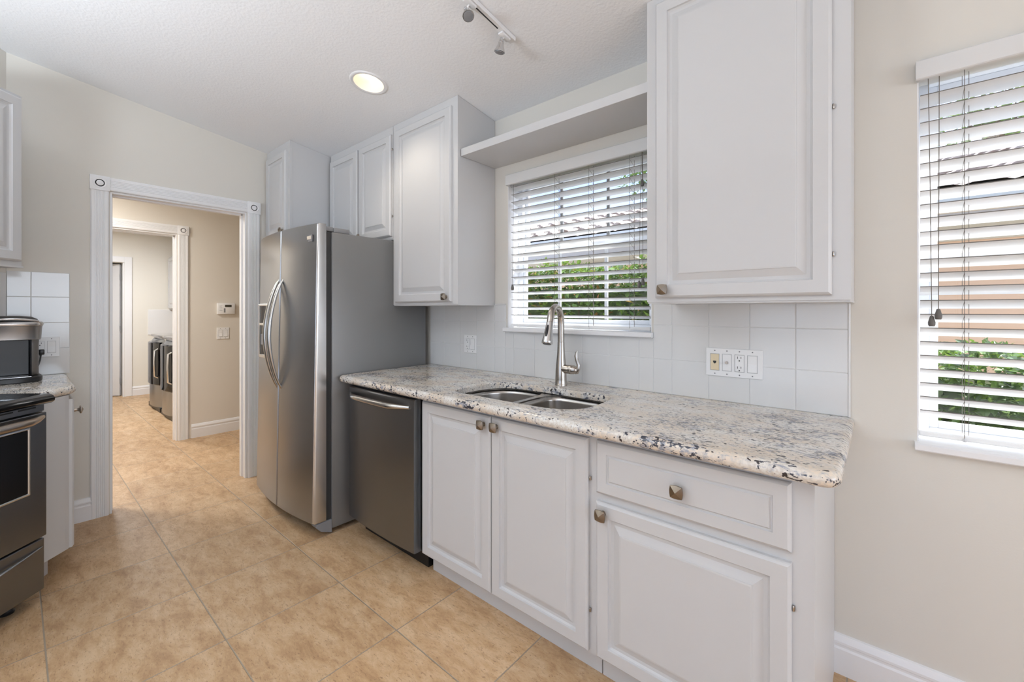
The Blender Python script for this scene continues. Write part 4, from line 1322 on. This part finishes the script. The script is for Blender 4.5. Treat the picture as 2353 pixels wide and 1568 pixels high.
sp_.rotation_euler = (0, 0, 0)
# track light
TX = -1.236
tr = empty('track_light', 'white ceiling track with two small spotlights above the sink', 'light', (TX, -.45, CZ(-.45)), rot=(TILT, 0, 0))
bm = BM(); box(bm, -.017, .017, -1.25, 0, -.020, -.001, .002); finish(bm, 'track', M_TRIM, tr)
bm = BM(); box(bm, -.003, .003, -1.24, -.10, -.0208, -.0195); finish(bm, 'track_slot', M_GAP, tr)
def spot_head(y, aim, ox=0.0):
    bm = BM(); box(bm, -.013, .013, y - .028, y + .028, -.032, -.0215, .003)
    tube(bm, [(-.004, y, -.030), (-.012, y, -.038), (-.016, y, -.048)], .0035, 8)
    ad = finish(bm, 'track_adapter', M_TRIM, tr, smooth=40)
    a = Vector(aim).normalized()
    bm = BM(); lathe(bm, [(.008, -.024), (.010, -.011), (.009, -.010), (.011, -.008), (.013, .003), (.021, .024), (.0235, .027), (.0235, .032), (.0205, .032)], 20, (-.018 + ox, y, -.056), a, cap=True)
    hd = finish(bm, 'spot_head', M_CHROME, ad, smooth=45)
    bm = BM(); lathe(bm, [(.0200, .0325), (.019, .0355), (.008, .0375), (.0, .0377)], 20, (-.018 + ox, y, -.056), a, cap=False)
    finish(bm, 'lens', M_GREYP, hd, smooth=45)
    bm = BM(); box(bm, -.022, -.010, y - .005, y + .005, -.058, -.044, .002); finish(bm, 'swivel', M_NICKEL, ad)
spot_head(-.055, (-.25, .15, -.95)); spot_head(-.265, (.45, -.05, -.85), .006)

# ================================================================== LAUNDRY
def washer(x0, x1, label, name, frontload, group=None):
    r = empty(name, label, 'laundry machine', ((x0 + x1) / 2, -.35, 0))
    o = Vector(r.location) + Vector((0, .06, 0))
    def F(nm, bm, m, par=None, smooth=30):
        bmesh.ops.translate(bm, verts=bm.verts, vec=-o)
        return finish(bm, nm, m, par or r, smooth=smooth)
    bm = BM(); box(bm, x0, x1, -.60, .03, .03, .925, .006); F('body', bm, M_STEELB)
    # bowed front
    bm = BM(); n = 14; rows = []
    for z in (.055, .06, .80, .86, .905):
        row = []
        for k in range(n + 1):
            t = k / n; s = 2 * t - 1
            y = -.600 - .085 * (1 - abs(s) ** 2.6)
            if z > .85: y += (z - .85) * .7
            row.append(bm.verts.new((x0 + (x1 - x0) * t, y, z)))
        rows.append([bm.verts.new((x0, -.598, z))] + row + [bm.verts.new((x1, -.598, z))])
    for a, b in zip(rows, rows[1:]):
        for i in range(len(a)): bm.faces.new((a[i], a[(i + 1) % len(a)], b[(i + 1) % len(a)], b[i]))
    bm.faces.new(rows[0][::-1]); bm.faces.new(rows[-1])
    F('front_panel', bm, M_STEEL)
    bm = BM(); box(bm, x0 - .003, x1 + .003, -.63, .03, .925, .955, .008); F('top', bm, M_STEELB)
    bm = BM(); box(bm, x0 + .01, x1 - .01, -.655, -.1, .0005, .055); F('plinth', bm, M_DARK)
    # dark glass door, bowed with the front
    xa, xb, za, zb = x0 + .02, x1 - .06, .33, .87
    bm = BM(); rows = []
    for z in (za, za + .01, zb - .01, zb):
        row = []
        for k in range(13):
            x = xa + (xb - xa) * k / 12; s = 2 * (x - x0) / (x1 - x0) - 1
            y = -.606 - .085 * (1 - abs(s) ** 2.6) - (.0 if z in (za, zb) else .012)
            row.append(bm.verts.new((x, y, z)))
        rows.append([bm.verts.new((xa, -.60, z))] + row + [bm.verts.new((xb, -.60, z))])
    for a, b in zip(rows, rows[1:]):
        for i in range(len(a)): bm.faces.new((a[i], a[(i + 1) % len(a)], b[(i + 1) % len(a)], b[i]))
    bm.faces.new(rows[0][::-1]); bm.faces.new(rows[-1])
    dg = F('glass_door', bm, M_BLACKG)
    bm = BM(); tube(bm, [(xb - .035, -.640, .42), (xb - .035, -.690, .45), (xb - .035, -.695, .62), (xb - .035, -.690, .77), (xb - .035, -.640, .80)], .012, 10)
    F('door_handle', bm, M_CHROME, dg, 50)
    return r
washer(-6.73, -6.05, 'grey front-loading dryer, the nearer laundry machine beside the door casing', 'clothes_dryer', True)
washer(-7.46, -6.76, 'grey washer with dark glass front, the farther laundry machine', 'washing_machine', True)
c = empty('wall_cabinet', 'white laundry wall cabinet above the washer seen past the door casing', 'cabinet', (-7.2, -.12, 1.28))
bm = BM(); box(bm, -8.443, -6.0, -.31, .055, 1.285, 2.10, .002); p = finish(bm, 'body', M_CAB, c); fix(p, c)
for k in range(4):
    a = -8.42 + k * .61
    d = door(c, a, a + .58, 1.30, 2.08, -.31, kn=(a + (.55 if k % 2 == 0 else .03), 1.33)); fix(d, c)
bm = BM(); box(bm, -8.4445, -8.437, -.565, .055, .90, 1.283, .002)
tag(finish(bm, 'splash_panel', M_PLATE), 'plain white splash panel on the far laundry wall', 'panel')

# ================================================================== OUTSIDE
# neighbour's house
nh = empty('neighbouring_house', 'peach stucco house with barrel tile roof beyond the hedge', 'house', (-2, 4.2, -.12))
bm = BM(); box(bm, -14, 12, 4.2, 9, -.12, 2.42); p = finish(bm, 'wall', M_STUCCO, nh); fix(p, nh)
bm = BM(); box(bm, -14.4, 12.4, 3.62, 4.2, 2.16, 2.19); p = finish(bm, 'soffit', M_SOFFIT, nh); fix(p, nh)
bm = BM(); box(bm, -14.4, 12.4, 3.59, 3.62, 2.15, 2.33); p = finish(bm, 'fascia', M_CREAM, nh); fix(p, nh)
bm = BM(); prism(bm, [(3.59, 2.23), (3.59, 2.35), (3.47, 2.35), (3.47, 2.31), (3.50, 2.24)], -14.4, 12.4, 'x'); p = finish(bm, 'gutter', M_FASCIA, nh); fix(p, nh)
bm = BM(); box(bm, -14, 12, 4.195, 4.2, 2.02, 2.16); box(bm, -14, 12, 4.17, 4.2, 1.96, 2.03); p = finish(bm, 'band', M_CREAM, nh); fix(p, nh)
bm = BM()
per = .30; nper = 6; rows = 10; dl_ = .34; slope = .34
X0, X1 = -9.5, 6.0
ncol = int((X1 - X0) / per * nper)
prev = None
for r_ in range(rows):
    for e_, lift in ((0, .035), (1, .0)):
        y = 3.48 + (r_ + e_) * dl_; zb = 2.36 + (y - 3.48) * slope + lift
        row = []
        for k in range(ncol + 1):
            x = X0 + (X1 - X0) * k / ncol
            w = math.cos(2 * PI * k / nper)
            row.append(bm.verts.new((x, y, zb + .045 * (abs(w) ** .8 * (1 if w > 0 else -.7)))))
        if prev:
            for k in range(ncol): bm.faces.new((prev[k], prev[k + 1], row[k + 1], row[k]))
        prev = row
p = finish(bm, 'roof', M_ROOF, nh, smooth=40, recalc=False); fix(p, nh)
bm = BM(); prism(bm, [(3.5, 2.30), (3.48 + 3.4, 2.30 + 3.4 * .34), (10.3, 2.30)], -14, 12, 'x'); p = finish(bm, 'roof_deck', M_ROOF, nh); fix(p, nh)

# leaves
def leaf(bm, p, d, up, L, Wd, mi):
    d = d.normalized(); s = d.cross(up)
    if s.length < 1e-3: s = d.cross(Vector((1, 0, 0)))
    s.normalize(); n = s.cross(d)
    a = bm.verts.new(p)
    b = bm.verts.new(p + d * L * .42 + s * Wd + n * L * .05); c = bm.verts.new(p + d * L * .42 - s * Wd + n * L * .05)
    m = bm.verts.new(p + d * L * .5 - n * L * .04); t = bm.verts.new(p + d * L - n * L * .10)
    for f in ((a, c, m), (a, m, b), (c, t, m), (m, t, b)):
        x = bm.faces.new(f); x.material_index = mi
def hedge(name, label, cat, x0, x1, y0, y1, z1, n, L, mats, red=.03):
    r = empty(name, label, cat, ((x0 + x1) / 2, (y0 + y1) / 2, -.115))
    o = Vector(r.location)
    bm = BM()
    for i in range(n):
        u = random.random()
        if u < .62: p = Vector((random.uniform(x0, x1), y0 + random.random() ** 2 * .22, random.uniform(.14, z1)))
        elif u < .85: p = Vector((random.uniform(x0, x1), random.uniform(y0, y1), z1 - random.random() ** 2 * .20))
        else: p = Vector((random.uniform(x0, x1), random.uniform(y0, y1), random.uniform(.14, z1)))
        p.y += .05 * math.sin(p.x * 7) + .04 * math.sin(p.z * 9 + p.x * 3); p.z += .05 * math.sin(p.x * 5 + 1) + .03 * math.sin(p.x * 17)
        d = Vector((random.gauss(0, .8), random.gauss(-.55, .6), random.gauss(.25, .6)))
        up = Vector((random.gauss(0, .35), random.gauss(-.3, .35), 1))
        k = L * random.uniform(.65, 1.2)
        q = random.random()
        leaf(bm, p - o, d, up, k, k * .27, 2 if (q < red and p.z > z1 - .65) else (1 if q < .5 else 0))
    f = finish(bm, 'foliage', mats, r, recalc=False)
    bm = BM()
    for i in range(int((x1 - x0) * 14)):
        x = random.uniform(x0, x1); y = random.uniform(y0 + .12, y1)
        pts = [Vector((x, y, -.108))]
        for k in range(4): pts.append(pts[-1] + Vector((random.uniform(-.10, .10), random.uniform(-.06, .06), (z1 + .05) / 4.2)))
        tube(bm, [v - o for v in pts], [.012, .010, .007, .005, .003], 5)
    finish(bm, 'branches', M_TWIG, r)
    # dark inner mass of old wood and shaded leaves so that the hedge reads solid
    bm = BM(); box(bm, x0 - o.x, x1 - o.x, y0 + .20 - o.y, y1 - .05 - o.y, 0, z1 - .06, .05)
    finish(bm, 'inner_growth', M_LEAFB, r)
    return r
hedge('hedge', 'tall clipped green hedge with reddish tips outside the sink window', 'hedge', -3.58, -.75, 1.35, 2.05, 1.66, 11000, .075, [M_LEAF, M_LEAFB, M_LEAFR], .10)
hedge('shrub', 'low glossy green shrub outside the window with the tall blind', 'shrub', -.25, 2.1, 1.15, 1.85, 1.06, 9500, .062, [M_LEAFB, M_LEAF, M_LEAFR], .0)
def tree(label, x, y, z, r_, n, h0=-.105):
    r = empty('garden_tree', label, 'tree', (x, y, h0))
    bm = BM(); pts = [(0, 0, 0), (.1, 0, z * .4), (-.05, .05, z * .75), (.0, .0, z - h0)]
    tube(bm, pts, [.12, .10, .07, .03], 8)
    for k in range(14):
        a = random.uniform(0, 2 * PI); e_ = random.uniform(.2, 1.2)
        q = Vector((math.cos(a) * math.cos(e_), math.sin(a) * math.cos(e_), math.sin(e_) - .4)) * r_ * 1.1
        tube(bm, [(0, 0, z - h0 - .5), tuple(q * .5 + Vector((0, 0, z - h0 - .2))), tuple(q + Vector((0, 0, z - h0)))], [.03, .018, .006], 5)
    finish(bm, 'trunk', M_TWIG, r)
    bm = BM()
    for i in range(n):
        v = Vector((random.gauss(0, 1), random.gauss(0, 1), random.gauss(0, .7))); v = v.normalized() * r_ * random.uniform(.45, 1.25)
        d = Vector((random.gauss(0, 1), random.gauss(0, 1), random.gauss(-.2, .7)))
        leaf(bm, v + Vector((0, 0, z - h0)), d, Vector((0, 0, 1)), .22, .05, 0 if random.random() < .7 else 1)
    finish(bm, 'crown', [M_LEAF, M_LEAFB], r, recalc=False)
tree('green tree crown above the roof, seen through the tall blind', 1.75, 10.6, 5.05, .75, 500)
tree('green tree crown above the roof, seen through the sink window blind', -5.2, 10.6, 5.45, .80, 500)
